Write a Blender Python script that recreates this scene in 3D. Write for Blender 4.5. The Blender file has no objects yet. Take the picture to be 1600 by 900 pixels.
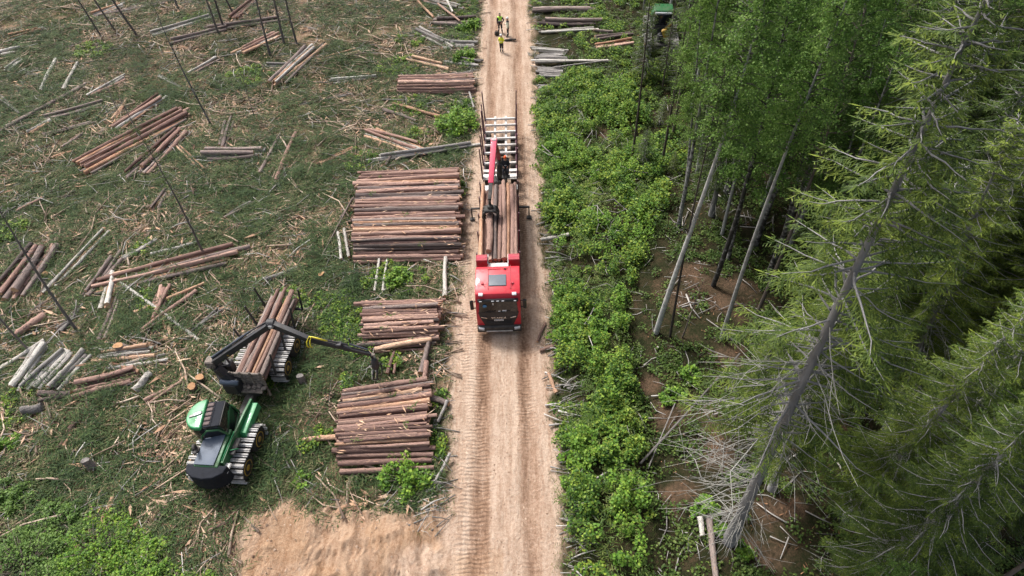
import bpy, math, random
import numpy as np
from mathutils import Matrix, Vector

random.seed(11)
RNG = np.random.default_rng(7)
scene = bpy.context.scene
COL = scene.collection
R = math.radians

# ---------------------------------------------------------------- camera
W_, H_, F_ = 1600.0, 900.0, 1001.0
CAM_H = 28.5
_n = np.array([50.0, -960.0, -1001.0]); _n /= np.linalg.norm(_n)
Zc = -_n
Yc = np.array([-12.0, 1044.0, -1001.0]); Yc -= Zc * Yc.dot(Zc); Yc /= np.linalg.norm(Yc)
Xc = np.cross(Yc, Zc)
M3 = np.array([Xc, Yc, Zc])            # camera -> world
CAM = np.array([0.0, 0.0, CAM_H])

def ray(u, v):
    return M3 @ np.array([u - W_ / 2, H_ / 2 - v, -F_])

def at(u, v, z=0.0):
    d = ray(u, v)
    return CAM + d * ((z - CAM[2]) / d[2])

CAM[0] = -at(788, 515)[0]

def to_px(p):
    c = M3.T @ (np.asarray(p, float) - CAM)
    return np.array([W_ / 2 + F_ * c[0] / -c[2], H_ / 2 - F_ * c[1] / -c[2]])

def to_px_many(P):
    c = (np.asarray(P, float) - CAM) @ M3
    dz = np.where(-c[:, 2] > 0.1, -c[:, 2], 0.1)
    return np.stack([W_ / 2 + F_ * c[:, 0] / dz, H_ / 2 - F_ * c[:, 1] / dz, -c[:, 2]], 1)

cam_data = bpy.data.cameras.new("camera")
cam_data.sensor_width = 36.0
cam_data.lens = 36.0 * F_ / W_
cam_data.clip_start = 0.1
cam_data.clip_end = 3000.0
cam = bpy.data.objects.new("camera", cam_data)
COL.objects.link(cam)
_m = Matrix([list(r) for r in M3]).to_4x4()
_m.translation = Vector(CAM)
cam.matrix_world = _m
scene.camera = cam

# ---------------------------------------------------------------- light
SUN_EL, SUN_AZ = 54.0, -42.0
world = bpy.data.worlds.new("World"); scene.world = world
world.use_nodes = True
wn = world.node_tree.nodes; wl = world.node_tree.links
sky = wn.new("ShaderNodeTexSky"); sky.sky_type = 'NISHITA'; sky.sun_disc = False
sky.sun_elevation = R(SUN_EL); sky.sun_rotation = R(SUN_AZ)
sky.air_density = 1.0; sky.dust_density = 6.0; sky.ozone_density = 0.6
hsv = wn.new("ShaderNodeHueSaturation"); hsv.inputs['Saturation'].default_value = 0.62
wl.new(sky.outputs[0], hsv.inputs['Color'])
wl.new(hsv.outputs[0], wn['Background'].inputs['Color'])
wn['Background'].inputs['Strength'].default_value = 0.105
sun_d = bpy.data.lights.new("sun", 'SUN'); sun_d.energy = 2.1; sun_d.angle = R(10); sun_d.color = (1.0, 0.975, 0.94)
sun = bpy.data.objects.new("sun", sun_d); COL.objects.link(sun)
_sd = Vector((math.sin(R(SUN_AZ)) * math.cos(R(SUN_EL)), math.cos(R(SUN_AZ)) * math.cos(R(SUN_EL)), math.sin(R(SUN_EL))))
sun.rotation_euler = (-_sd).to_track_quat('-Z', 'Y').to_euler()
sun.location = (-30, 20, 60)
scene.view_settings.view_transform = 'Standard'
scene.view_settings.look = 'None'
scene.view_settings.exposure = 0.95
scene.view_settings.gamma = 1.0
scene.render.engine = 'CYCLES'
scene.cycles.use_denoising = True
try:
    scene.cycles.denoiser = 'OPENIMAGEDENOISE'
except Exception:
    pass
scene.cycles.max_bounces = 5
scene.cycles.diffuse_bounces = 3
scene.cycles.glossy_bounces = 2
scene.cycles.transmission_bounces = 3
scene.cycles.transparent_max_bounces = 4
scene.cycles.caustics_reflective = False
scene.cycles.caustics_refractive = False

# ---------------------------------------------------------------- noise
def _hash(i, j, s):
    h = (i.astype(np.int64) * 374761393 + j.astype(np.int64) * 668265263 + s * 974634777) & 0xFFFFFFFF
    h = ((h ^ (h >> 13)) * 1274126177) & 0xFFFFFFFF
    h = h ^ (h >> 16)
    return (h & 0xFFFF) / 65535.0

def vn(x, y, s=0):
    x = np.asarray(x, float); y = np.asarray(y, float)
    i = np.floor(x); j = np.floor(y); fx = x - i; fy = y - j
    fx = fx * fx * (3 - 2 * fx); fy = fy * fy * (3 - 2 * fy)
    i = i.astype(np.int64); j = j.astype(np.int64)
    a = _hash(i, j, s); b = _hash(i + 1, j, s); c = _hash(i, j + 1, s); d = _hash(i + 1, j + 1, s)
    return (a * (1 - fx) + b * fx) * (1 - fy) + (c * (1 - fx) + d * fx) * fy

def fbm(x, y, s=0, o=3):
    r = 0; a = 0.5; t = 0
    for k in range(o):
        r = r + a * vn(x, y, s + k * 17); t += a; a *= 0.5; x = x * 2.03; y = y * 2.03
    return r / t

def sstep(a, b, x):
    t = np.clip((x - a) / (b - a), 0, 1)
    return t * t * (3 - 2 * t)

# ---------------------------------------------------------------- layout of the ground
def poly_px(pts):
    return np.array([at(u, v)[:2] for u, v in pts])

def inside(P, poly):
    x, y = P[:, 0], P[:, 1]
    r = np.zeros(len(P), bool)
    n = len(poly)
    for k in range(n):
        x0, y0 = poly[k]; x1, y1 = poly[(k + 1) % n]
        if y0 == y1: continue
        c = ((y0 > y) != (y1 > y)) & (x < (x1 - x0) * (y - y0) / (y1 - y0) + x0)
        r ^= c
    return r

def poly_dist(P, poly):
    d = np.full(len(P), 1e9)
    n = len(poly)
    for k in range(n):
        a = np.array(poly[k]); b = np.array(poly[(k + 1) % n]); ab = b - a
        t = np.clip(((P - a) @ ab) / (ab @ ab + 1e-9), 0, 1)
        q = a + t[:, None] * ab
        d = np.minimum(d, np.hypot(P[:, 0] - q[:, 0], P[:, 1] - q[:, 1]))
    return np.where(inside(P, poly), -d, d)

_el = [(748, 0), (742, 150), (738, 200), (728, 300), (719, 400), (707, 520), (699, 640), (694, 760), (690, 800)]
_er = [(832, 0), (838, 100), (845, 200), (850, 300), (856, 420), (862, 520), (872, 620), (880, 720), (890, 900)]
_EL = np.array([at(*p)[:2] for p in _el]); _ER = np.array([at(*p)[:2] for p in _er])
_EL = _EL[np.argsort(_EL[:, 1])]; _ER = _ER[np.argsort(_ER[:, 1])]

def road_edges(y):
    wob = 0.6 * (fbm(y * 0.55, y * 0 + 3.3, 5) - 0.5) + 0.45 * (fbm(y * 2.1, y * 0 + 9.1, 8) - 0.5)
    wob2 = 0.6 * (fbm(y * 0.5, y * 0 + 6.3, 15) - 0.5) + 0.45 * (fbm(y * 2.3, y * 0 + 1.1, 18) - 0.5)
    return np.interp(y, _EL[:, 1], _EL[:, 0]) + wob, np.interp(y, _ER[:, 1], _ER[:, 0]) + wob2

SIDE = poly_px([(385, 800), (430, 788), (480, 780), (540, 792), (590, 806), (640, 812), (690, 775), (740, 780), (740, 930), (690, 1150), (360, 1150), (372, 900)])

RING = at(560, 700)[:2]

def sand_mask(x, y):
    x = np.asarray(x, float); y = np.asarray(y, float)
    l, r = road_edges(y)
    road = sstep(-0.25, 0.4, np.minimum(x - l, r - x) + 1.3 * (fbm(x * 1.5, y * 1.2, 22) - .5))
    P = np.stack([x.ravel(), y.ravel()], 1)
    m = (np.abs(P[:, 0]) < 20) & (P[:, 1] < 20)
    sd = np.full(len(P), 9.0)
    if m.any():
        sd[m] = poly_dist(P[m], SIDE)
    sd = sd.reshape(x.shape) + 1.9 * (fbm(x * .9, y * .9, 21, 4) - 0.5)
    return np.maximum(road, sstep(0.25, -0.25, sd)), road

def gh(x, y):
    x = np.asarray(x, float); y = np.asarray(y, float)
    s, road = sand_mask(x, y)
    rough = 0.28 * (fbm(x * 0.22, y * 0.22, 31, 2) - 0.5) + 0.26 * (fbm(x * 0.9, y * 0.9, 32, 3) - 0.5)
    forest = sstep(6, 12, x) * (0.9 * (fbm(x * 0.14, y * 0.14, 33, 2) - 0.5) + 0.45 * (fbm(x * 0.5, y * 0.5, 35, 2) - 0.5))
    ditch = -0.42 * np.exp(-((x - 7.6 - 0.5 * (fbm(y * 0.2, y * 0, 34) - .5)) / 0.7) ** 2) * sstep(34, 26, y)
    z = (rough + forest + ditch - 0.06) * (1 - s)
    track = np.exp(-((x + 1.15) / 0.38) ** 2) + np.exp(-((x - 1.15) / 0.38) ** 2)
    z = z + road * (0.04 - 0.10 * track + 0.10 * (fbm(x * 2.2, y * 0.4, 36) - 0.5) + .06 * (fbm(x * 1.5, y * 1.5, 39) - .5))
    side = s * (1 - road)
    z = z + side * (0.45 * (fbm(x * 0.6, y * 0.6, 37, 3) - 0.45) + 0.14 * (fbm(x * 2.2, y * 1.2, 38, 2) - .5) + 0.26 * (1 - np.abs(2 * fbm(x * 1.1 + .5 * y, y * 0.55, 40, 2) - 1)) ** 4)
    # cleated wheel tracks turning from the sandy patch on to the road
    rr_ = np.hypot(x - RING[0], y - RING[1]); th = np.arctan2(y - RING[1], x - RING[0])
    for k, R_ in enumerate((3.3, 5.2, 6.6)):
        m = np.exp(-((rr_ - R_) / .33) ** 4) * s * (1 - .7 * road) * sstep(.30, .5, fbm(x * .9, y * .9, 43 + k))
        z = z + m * (0.045 * np.sin(2 * np.pi * (th * R_ / .34 + .6 * (rr_ - R_))) - .05)
    return z

def gz(x, y):
    return float(gh(np.array([x]), np.array([y]))[0])

def on_ground(u, v, dz=0.0):
    p = at(u, v, 0.0)
    z = gz(p[0], p[1])
    p = at(u, v, z)
    p[2] = gz(p[0], p[1]) + dz
    return p

# ---------------------------------------------------------------- mesh helpers
def raw_mesh(name, V, F, mats, midx=None, smooth=False):
    """V (n,3); F (m,4) or (m,3) array or list of tuples."""
    me = bpy.data.meshes.new(name)
    V = np.asarray(V, np.float32)
    if isinstance(F, np.ndarray):
        k = F.shape[1]
        me.vertices.add(len(V)); me.vertices.foreach_set("co", V.ravel())
        me.loops.add(F.size); me.loops.foreach_set("vertex_index", F.astype(np.int32).ravel())
        me.polygons.add(len(F))
        me.polygons.foreach_set("loop_start", np.arange(0, F.size, k, dtype=np.int32))
        me.polygons.foreach_set("loop_total", np.full(len(F), k, np.int32))
    else:
        me.from_pydata([tuple(map(float, v)) for v in V], [], F)
    for m in mats: me.materials.append(m)
    if midx is not None:
        me.polygons.foreach_set("material_index", np.asarray(midx, np.int32))
    if smooth:
        me.polygons.foreach_set("use_smooth", np.ones(len(me.polygons), bool))
    me.update(calc_edges=True)
    me.validate()
    return me

def link(name, me, parent=None, loc=None):
    o = bpy.data.objects.new(name, me); COL.objects.link(o)
    if parent is not None: o.parent = parent
    if loc is not None: o.location = loc
    return o

def tag(o, label=None, cat=None, group=None, kind=None):
    if label: o['label'] = label
    if cat: o['category'] = cat
    if group: o['group'] = group
    if kind: o['kind'] = kind
    return o

def empty(name, loc, rz, label, cat, group=None):
    o = bpy.data.objects.new(name, None); COL.objects.link(o)
    o.location = loc; o.rotation_euler = (0, 0, rz); o.empty_display_size = 0.3
    return tag(o, label, cat, group)

def frame_of(d):
    d = np.asarray(d, float); d = d / (np.linalg.norm(d) + 1e-12)
    a = np.array([0, 0, 1.0]) if abs(d[2]) < 0.9 else np.array([1.0, 0, 0])
    u = np.cross(a, d); u /= np.linalg.norm(u)
    return u, np.cross(d, u)

def tube(P, rad, n=6, cap=True):
    """tube along points: returns V, F(list)"""
    P = np.asarray(P, float); m = len(P)
    rad = np.broadcast_to(np.asarray(rad, float), (m,))
    T = np.gradient(P, axis=0)
    V = []; u = None
    for k in range(m):
        t = T[k] / (np.linalg.norm(T[k]) + 1e-12)
        if u is None:
            u, w = frame_of(t)
        else:
            u = u - t * u.dot(t); u /= np.linalg.norm(u) + 1e-12; w = np.cross(t, u)
        for j in range(n):
            a = 2 * math.pi * j / n
            V.append(P[k] + rad[k] * (math.cos(a) * u + math.sin(a) * w))
    F = []
    for k in range(m - 1):
        for j in range(n):
            F.append((k * n + j, k * n + (j + 1) % n, (k + 1) * n + (j + 1) % n, (k + 1) * n + j))
    if cap:
        F.append(tuple(range(n - 1, -1, -1))); F.append(tuple((m - 1) * n + j for j in range(n)))
    return np.array(V), F

class MB:
    """collects solid shapes into one mesh"""
    def __init__(s): s.V = []; s.F = []; s.M = []; s.n = 0; s.sm = []
    def add(s, V, F, m=0, smooth=False):
        V = np.asarray(V, float)
        s.V.append(V)
        for f in F:
            s.F.append(tuple(int(i) + s.n for i in f)); s.M.append(m); s.sm.append(smooth)
        s.n += len(V); return s
    def box(s, c, d, m=0, rz=0, rx=0, ry=0, bev=0.0, taper=(1, 1)):
        """box with chamfered edges; taper scales the top in x,y"""
        hx, hy, hz = d[0] / 2, d[1] / 2, d[2] / 2
        b = min(bev, hx * .9, hy * .9, hz * .9)
        if b <= 0:
            V = np.array([[x, y, z] for z in (-hz, hz) for x, y in ((-hx, -hy), (hx, -hy), (hx, hy), (-hx, hy))])
            F = [(3, 2, 1, 0), (4, 5, 6, 7), (0, 1, 5, 4), (1, 2, 6, 5), (2, 3, 7, 6), (3, 0, 4, 7)]
        else:
            def ring(z, i): 
                x, y = hx - i, hy - i; c = b if i == 0 else b * .6
                return [[-x + c, -y, z], [x - c, -y, z], [x, -y + c, z], [x, y - c, z], [x - c, y, z], [-x + c, y, z], [-x, y - c, z], [-x, -y + c, z]]
            V = np.array(ring(-hz, b) + ring(-hz + b, 0) + ring(hz - b, 0) + ring(hz, b))
            F = [tuple(range(7, -1, -1)), tuple(24 + k for k in range(8))]
            for q in range(3):
                for k in range(8): F.append((q * 8 + k, q * 8 + (k + 1) % 8, q * 8 + 8 + (k + 1) % 8, q * 8 + 8 + k))
        if taper != (1, 1):
            t = (V[:, 2] + hz) / (2 * hz)
            V[:, 0] *= 1 + (taper[0] - 1) * t; V[:, 1] *= 1 + (taper[1] - 1) * t
        Rm = np.array(Matrix.Rotation(rz, 3, 'Z') @ Matrix.Rotation(ry, 3, 'Y') @ Matrix.Rotation(rx, 3, 'X'))
        return s.add(V @ Rm.T + np.array(c), F, m)
    def rod(s, a, b, r, m=0, n=10, r2=None):
        V, F = tube([a, b], [r, r if r2 is None else r2], n); return s.add(V, F, m, True)
    def path(s, P, r, m=0, n=8):
        V, F = tube(P, r, n); return s.add(V, F, m, True)
    def beam(s, a, b, w, h, m=0, w2=None, h2=None):
        """rectangular beam from a to b (w sideways, h upright)"""
        a = np.array(a, float); b = np.array(b, float); d = b - a; d /= np.linalg.norm(d)
        up = np.array([0, 0, 1.0]) if abs(d[2]) < .95 else np.array([0, 1.0, 0])
        x = np.cross(d, up); x /= np.linalg.norm(x); z = np.cross(x, d)
        w2 = w if w2 is None else w2; h2 = h if h2 is None else h2
        V = [a + sx * x * w / 2 + sz * z * h / 2 for sx, sz in ((-1, -1), (1, -1), (1, 1), (-1, 1))] + \
            [b + sx * x * w2 / 2 + sz * z * h2 / 2 for sx, sz in ((-1, -1), (1, -1), (1, 1), (-1, 1))]
        F = [(0, 1, 2, 3), (7, 6, 5, 4), (1, 0, 4, 5), (2, 1, 5, 6), (3, 2, 6, 7), (0, 3, 7, 4)]
        return s.add(V, F, m)
    def prism(s, prof, x0, x1, m=0, axis='x', sx1=1.0):
        """polygon profile extruded along an axis (profile coords are the two others)"""
        n = len(prof); V = []
        for x in (x0, x1):
            for (p, q) in prof:
                V.append((x, p, q) if axis == 'x' else (p, x, q) if axis == 'y' else (p, q, x))
        F = [tuple(range(n - 1, -1, -1)), tuple(range(n, 2 * n))]
        for k in range(n): F.append((k, (k + 1) % n, n + (k + 1) % n, n + k))
        return s.add(V, F, m)
    def disc_stack(s, c, prof, m=0, n=20, axis='x', smooth=True):
        """lathe: prof = [(offset along axis, radius)]"""
        V = []
        for (o, r) in prof:
            for k in range(n):
                a = 2 * math.pi * k / n; p, q = r * math.cos(a), r * math.sin(a)
                V.append((c[0] + o, c[1] + p, c[2] + q) if axis == 'x' else (c[0] + p, c[1] + q, c[2] + o) if axis == 'z' else (c[0] + p, c[1] + o, c[2] + q))
        F = [tuple(range(n - 1, -1, -1)), tuple((len(prof) - 1) * n + k for k in range(n))]
        for j in range(len(prof) - 1):
            for k in range(n): F.append((j * n + k, j * n + (k + 1) % n, (j + 1) * n + (k + 1) % n, (j + 1) * n + k))
        return s.add(V, F, m, smooth)
    def ball(s, c, r, m=0, n=12, k=8):
        r = np.broadcast_to(np.asarray(r, float), (3,)); V = []; 
        for j in range(k + 1):
            t = math.pi * (j + .02) / (k + .04)
            for i in range(n):
                a = 2 * math.pi * i / n
                V.append((c[0] + r[0] * math.sin(t) * math.cos(a), c[1] + r[1] * math.sin(t) * math.sin(a), c[2] + r[2] * math.cos(t)))
        F = [(j * n + i, (j + 1) * n + i, (j + 1) * n + (i + 1) % n, j * n + (i + 1) % n) for j in range(k) for i in range(n)]
        F += [tuple(range(n)), tuple(k * n + i for i in range(n - 1, -1, -1))]
        return s.add(V, F, m, True)
    def xf(s, mat):
        """apply a 4x4 to everything"""
        A = np.array(mat)
        s.V = [v @ A[:3, :3].T + A[:3, 3] for v in s.V]; return s
    def mesh(s, name, mats):
        mats = mats if isinstance(mats, (list, tuple)) else [mats]
        me = bpy.data.meshes.new(name)
        me.from_pydata([tuple(v) for v in np.concatenate(s.V)], [], s.F)
        for m in mats: me.materials.append(m)
        me.polygons.foreach_set("material_index", np.array(s.M, np.int32))
        me.polygons.foreach_set("use_smooth", np.array(s.sm, bool))
        import bmesh
        bm = bmesh.new(); bm.from_mesh(me); bmesh.ops.recalc_face_normals(bm, faces=bm.faces); bm.to_mesh(me); bm.free()
        me.update(); return me
    def build(s, name, mats, parent=None):
        return link(name, s.mesh(name, mats), parent)

# ---------------------------------------------------------------- materials
def new_mat(name):
    m = bpy.data.materials.new(name); m.use_nodes = True
    nt = m.node_tree; return m, nt, nt.nodes['Principled BSDF'], nt.nodes['Material Output']

def c4(c): return (c[0], c[1], c[2], 1.0)

def noise_node(nt, vec, scale, detail=3, rough=0.55):
    n = nt.nodes.new("ShaderNodeTexNoise"); n.inputs['Scale'].default_value = scale
    n.inputs['Detail'].default_value = detail; n.inputs['Roughness'].default_value = rough
    if vec is not None: nt.links.new(vec, n.inputs['Vector'])
    return n.outputs['Fac']

def ramp_node(nt, fac, stops, interp='LINEAR'):
    r = nt.nodes.new("ShaderNodeValToRGB"); r.color_ramp.interpolation = interp
    e = r.color_ramp.elements
    while len(e) < len(stops): e.new(0.5)
    for k, (p, c) in enumerate(stops):
        e[k].position = p; e[k].color = c4(c) if not np.isscalar(c) else (c, c, c, 1)
    nt.links.new(fac, r.inputs['Fac']); return r.outputs['Color']

def math_node(nt, op, a, b=None, clamp=False):
    n = nt.nodes.new("ShaderNodeMath"); n.operation = op; n.use_clamp = clamp
    for k, x in enumerate((a, b)):
        if x is None: continue
        if isinstance(x, (int, float)): n.inputs[k].default_value = x
        else: nt.links.new(x, n.inputs[k])
    return n.outputs[0]

def mix_node(nt, fac, a, b, blend='MIX'):
    n = nt.nodes.new("ShaderNodeMix"); n.data_type = 'RGBA'; n.blend_type = blend
    for sock, x in ((n.inputs[0], fac), (n.inputs[6], a), (n.inputs[7], b)):
        if isinstance(x, (int, float)): sock.default_value = x
        elif isinstance(x, tuple): sock.default_value = c4(x)
        else: nt.links.new(x, sock)
    return n.outputs[2]

def coords(nt, kind='Object', scale=(1, 1, 1)):
    t = nt.nodes.new("ShaderNodeTexCoord"); m = nt.nodes.new("ShaderNodeMapping")
    m.inputs['Scale'].default_value = scale
    nt.links.new(t.outputs[kind], m.inputs['Vector']); return m.outputs['Vector']

def bump(nt, bs, h, strength=0.4, dist=0.02):
    b = nt.nodes.new("ShaderNodeBump"); b.inputs['Strength'].default_value = strength; b.inputs['Distance'].default_value = dist
    nt.links.new(h, b.inputs['Height']); nt.links.new(b.outputs[0], bs.inputs['Normal'])

def mat(name, stops, scale=3.0, stretch=(1, 1, 1), rnd=None, amt=0.5, rough=0.75, metal=0.0, bumpy=0.0, bscale=None,
        transl=0.0, spec=0.3, detail=3, coat=0.0, offset_rnd=False):
    """noise-ramped colour, brightness varied per object or per loose piece"""
    m, nt, bs, out = new_mat(name)
    vec = coords(nt, 'Object', stretch)
    if offset_rnd:
        oi = nt.nodes.new("ShaderNodeObjectInfo"); va = nt.nodes.new("ShaderNodeVectorMath"); va.operation = 'ADD'
        mm = math_node(nt, 'MULTIPLY', oi.outputs['Random'], 37.0)
        nt.links.new(vec, va.inputs[0]); nt.links.new(mm, va.inputs[1]); vec = va.outputs[0]
    f = noise_node(nt, vec, scale, detail)
    src = None
    if rnd == 'object':
        src = nt.nodes.new("ShaderNodeObjectInfo").outputs['Random']
    elif rnd == 'island':
        src = nt.nodes.new("ShaderNodeNewGeometry").outputs['Random Per Island']
    fac = f
    if src is not None:
        fac = math_node(nt, 'ADD', math_node(nt, 'MULTIPLY', f, 0.6), math_node(nt, 'MULTIPLY', src, 0.4))
    colr = ramp_node(nt, fac, stops)
    if src is not None:
        k = math_node(nt, 'ADD', math_node(nt, 'MULTIPLY', math_node(nt, 'FRACT', math_node(nt, 'MULTIPLY', src, 7.31)), amt), 1 - amt * .5)
        comb = nt.nodes.new("ShaderNodeCombineColor")
        for q in range(3): nt.links.new(k, comb.inputs[q])
        colr = mix_node(nt, 1.0, colr, comb.outputs[0], 'MULTIPLY')
    nt.links.new(colr, bs.inputs['Base Color'])
    bs.inputs['Roughness'].default_value = rough; bs.inputs['Metallic'].default_value = metal
    bs.inputs['Specular IOR Level'].default_value = spec
    bs.inputs['Coat Weight'].default_value = coat
    if bumpy:
        bump(nt, bs, noise_node(nt, vec, bscale or scale * 3, 4), bumpy, 0.03)
    if transl:
        tr = nt.nodes.new("ShaderNodeBsdfTranslucent"); nt.links.new(colr, tr.inputs['Color'])
        mx = nt.nodes.new("ShaderNodeMixShader"); mx.inputs[0].default_value = transl
        nt.links.new(bs.outputs[0], mx.inputs[1]); nt.links.new(tr.outputs[0], mx.inputs[2])
        nt.links.new(mx.outputs[0], out.inputs['Surface'])
    return m

def plain(name, c, rough=0.5, metal=0.0, coat=0.0, var=0.18, scale=4.0, spec=0.5):
    lo = tuple(x * (1 - var) for x in c); hi = tuple(min(1, x * (1 + var)) for x in c)
    return mat(name, [(0.3, lo), (0.7, hi)], scale=scale, rough=rough, metal=metal, coat=coat, spec=spec)

G = {}
def bark_mat(name, stops, scar, dirt, scar_lim=.62, amt=.5, st=(1.2, 1.6, 1.6)):
    """rough bark: streaky colour, flaked pale scars, dark damp patches; differs from log to log"""
    m, nt, bs, out = new_mat(name)
    oi = nt.nodes.new("ShaderNodeObjectInfo").outputs['Random']
    def shifted(scale):
        v = coords(nt, 'Object', scale); va = nt.nodes.new("ShaderNodeVectorMath"); va.operation = 'ADD'
        nt.links.new(v, va.inputs[0]); nt.links.new(math_node(nt, 'MULTIPLY', oi, 37.0), va.inputs[1]); return va.outputs[0]
    v1 = shifted(st); v2 = shifted((6.0, .9, .9)); v3 = shifted((14.0, 1.6, 1.6))
    f = noise_node(nt, v1, 2.2, 5, .65); g = noise_node(nt, v2, 1.6, 4, .6); k = noise_node(nt, v3, 1.3, 3, .6)
    fac = math_node(nt, 'ADD', math_node(nt, 'MULTIPLY', f, .45), math_node(nt, 'MULTIPLY', oi, .35)); fac = math_node(nt, 'ADD', fac, math_node(nt, 'MULTIPLY', k, .22))
    c = ramp_node(nt, fac, stops)
    c = mix_node(nt, ramp_node(nt, g, [(scar_lim, 0.0), (scar_lim + .05, .85)]), c, scar)
    c = mix_node(nt, ramp_node(nt, k, [(.30, .75), (.42, 0.0)]), c, dirt)
    w = math_node(nt, 'ADD', math_node(nt, 'MULTIPLY', math_node(nt, 'FRACT', math_node(nt, 'MULTIPLY', oi, 7.31)), amt), 1 - amt * .5)
    cb = nt.nodes.new("ShaderNodeCombineColor")
    for q in range(3): nt.links.new(w, cb.inputs[q])
    c = mix_node(nt, 1.0, c, cb.outputs[0], 'MULTIPLY')
    nt.links.new(c, bs.inputs['Base Color']); bs.inputs['Roughness'].default_value = .9; bs.inputs['Specular IOR Level'].default_value = .15
    bump(nt, bs, math_node(nt, 'ADD', f, k), .9, .05)
    return m
G['pine_bark'] = bark_mat('pine_bark', [(0.28, (0.105, 0.07, 0.062)), (0.40, (0.21, 0.13, 0.108)), (0.56, (0.315, 0.20, 0.165)), (0.75, (0.43, 0.285, 0.225))], (0.50, 0.31, 0.21), (0.075, 0.055, 0.05))
G['grey_bark'] = bark_mat('grey_bark', [(0.28, (0.08, 0.064, 0.06)), (0.5, (0.195, 0.152, 0.138)), (0.75, (0.33, 0.265, 0.235))], (0.40, 0.26, 0.18), (0.05, 0.042, 0.04), .64, .45)
G['birch_bark'] = bark_mat('birch_bark', [(0.30, (0.22, 0.20, 0.18)), (0.45, (0.43, 0.40, 0.36)), (0.75, (0.60, 0.57, 0.52))], (0.50, 0.34, 0.23), (0.06, 0.052, 0.046), .66, .35, (2.2, .9, .9))
G['peeled'] = bark_mat('peeled_wood', [(0.28, (0.27, 0.14, 0.09)), (0.5, (0.42, 0.25, 0.165)), (0.75, (0.55, 0.38, 0.265))], (0.62, 0.45, 0.32), (0.19, 0.105, 0.07), .58, .4)
G['weathered'] = bark_mat('weathered_wood', [(0.28, (0.11, 0.10, 0.095)), (0.5, (0.26, 0.24, 0.225)), (0.75, (0.42, 0.395, 0.37))], (0.42, 0.36, 0.30), (0.06, 0.055, 0.05), .66, .45)
G['cut_end'] = mat('cut_end', [(0.3, (0.42, 0.24, 0.13)), (0.7, (0.62, 0.42, 0.26))], scale=6, rnd='object', amt=0.4, rough=0.8)
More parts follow.
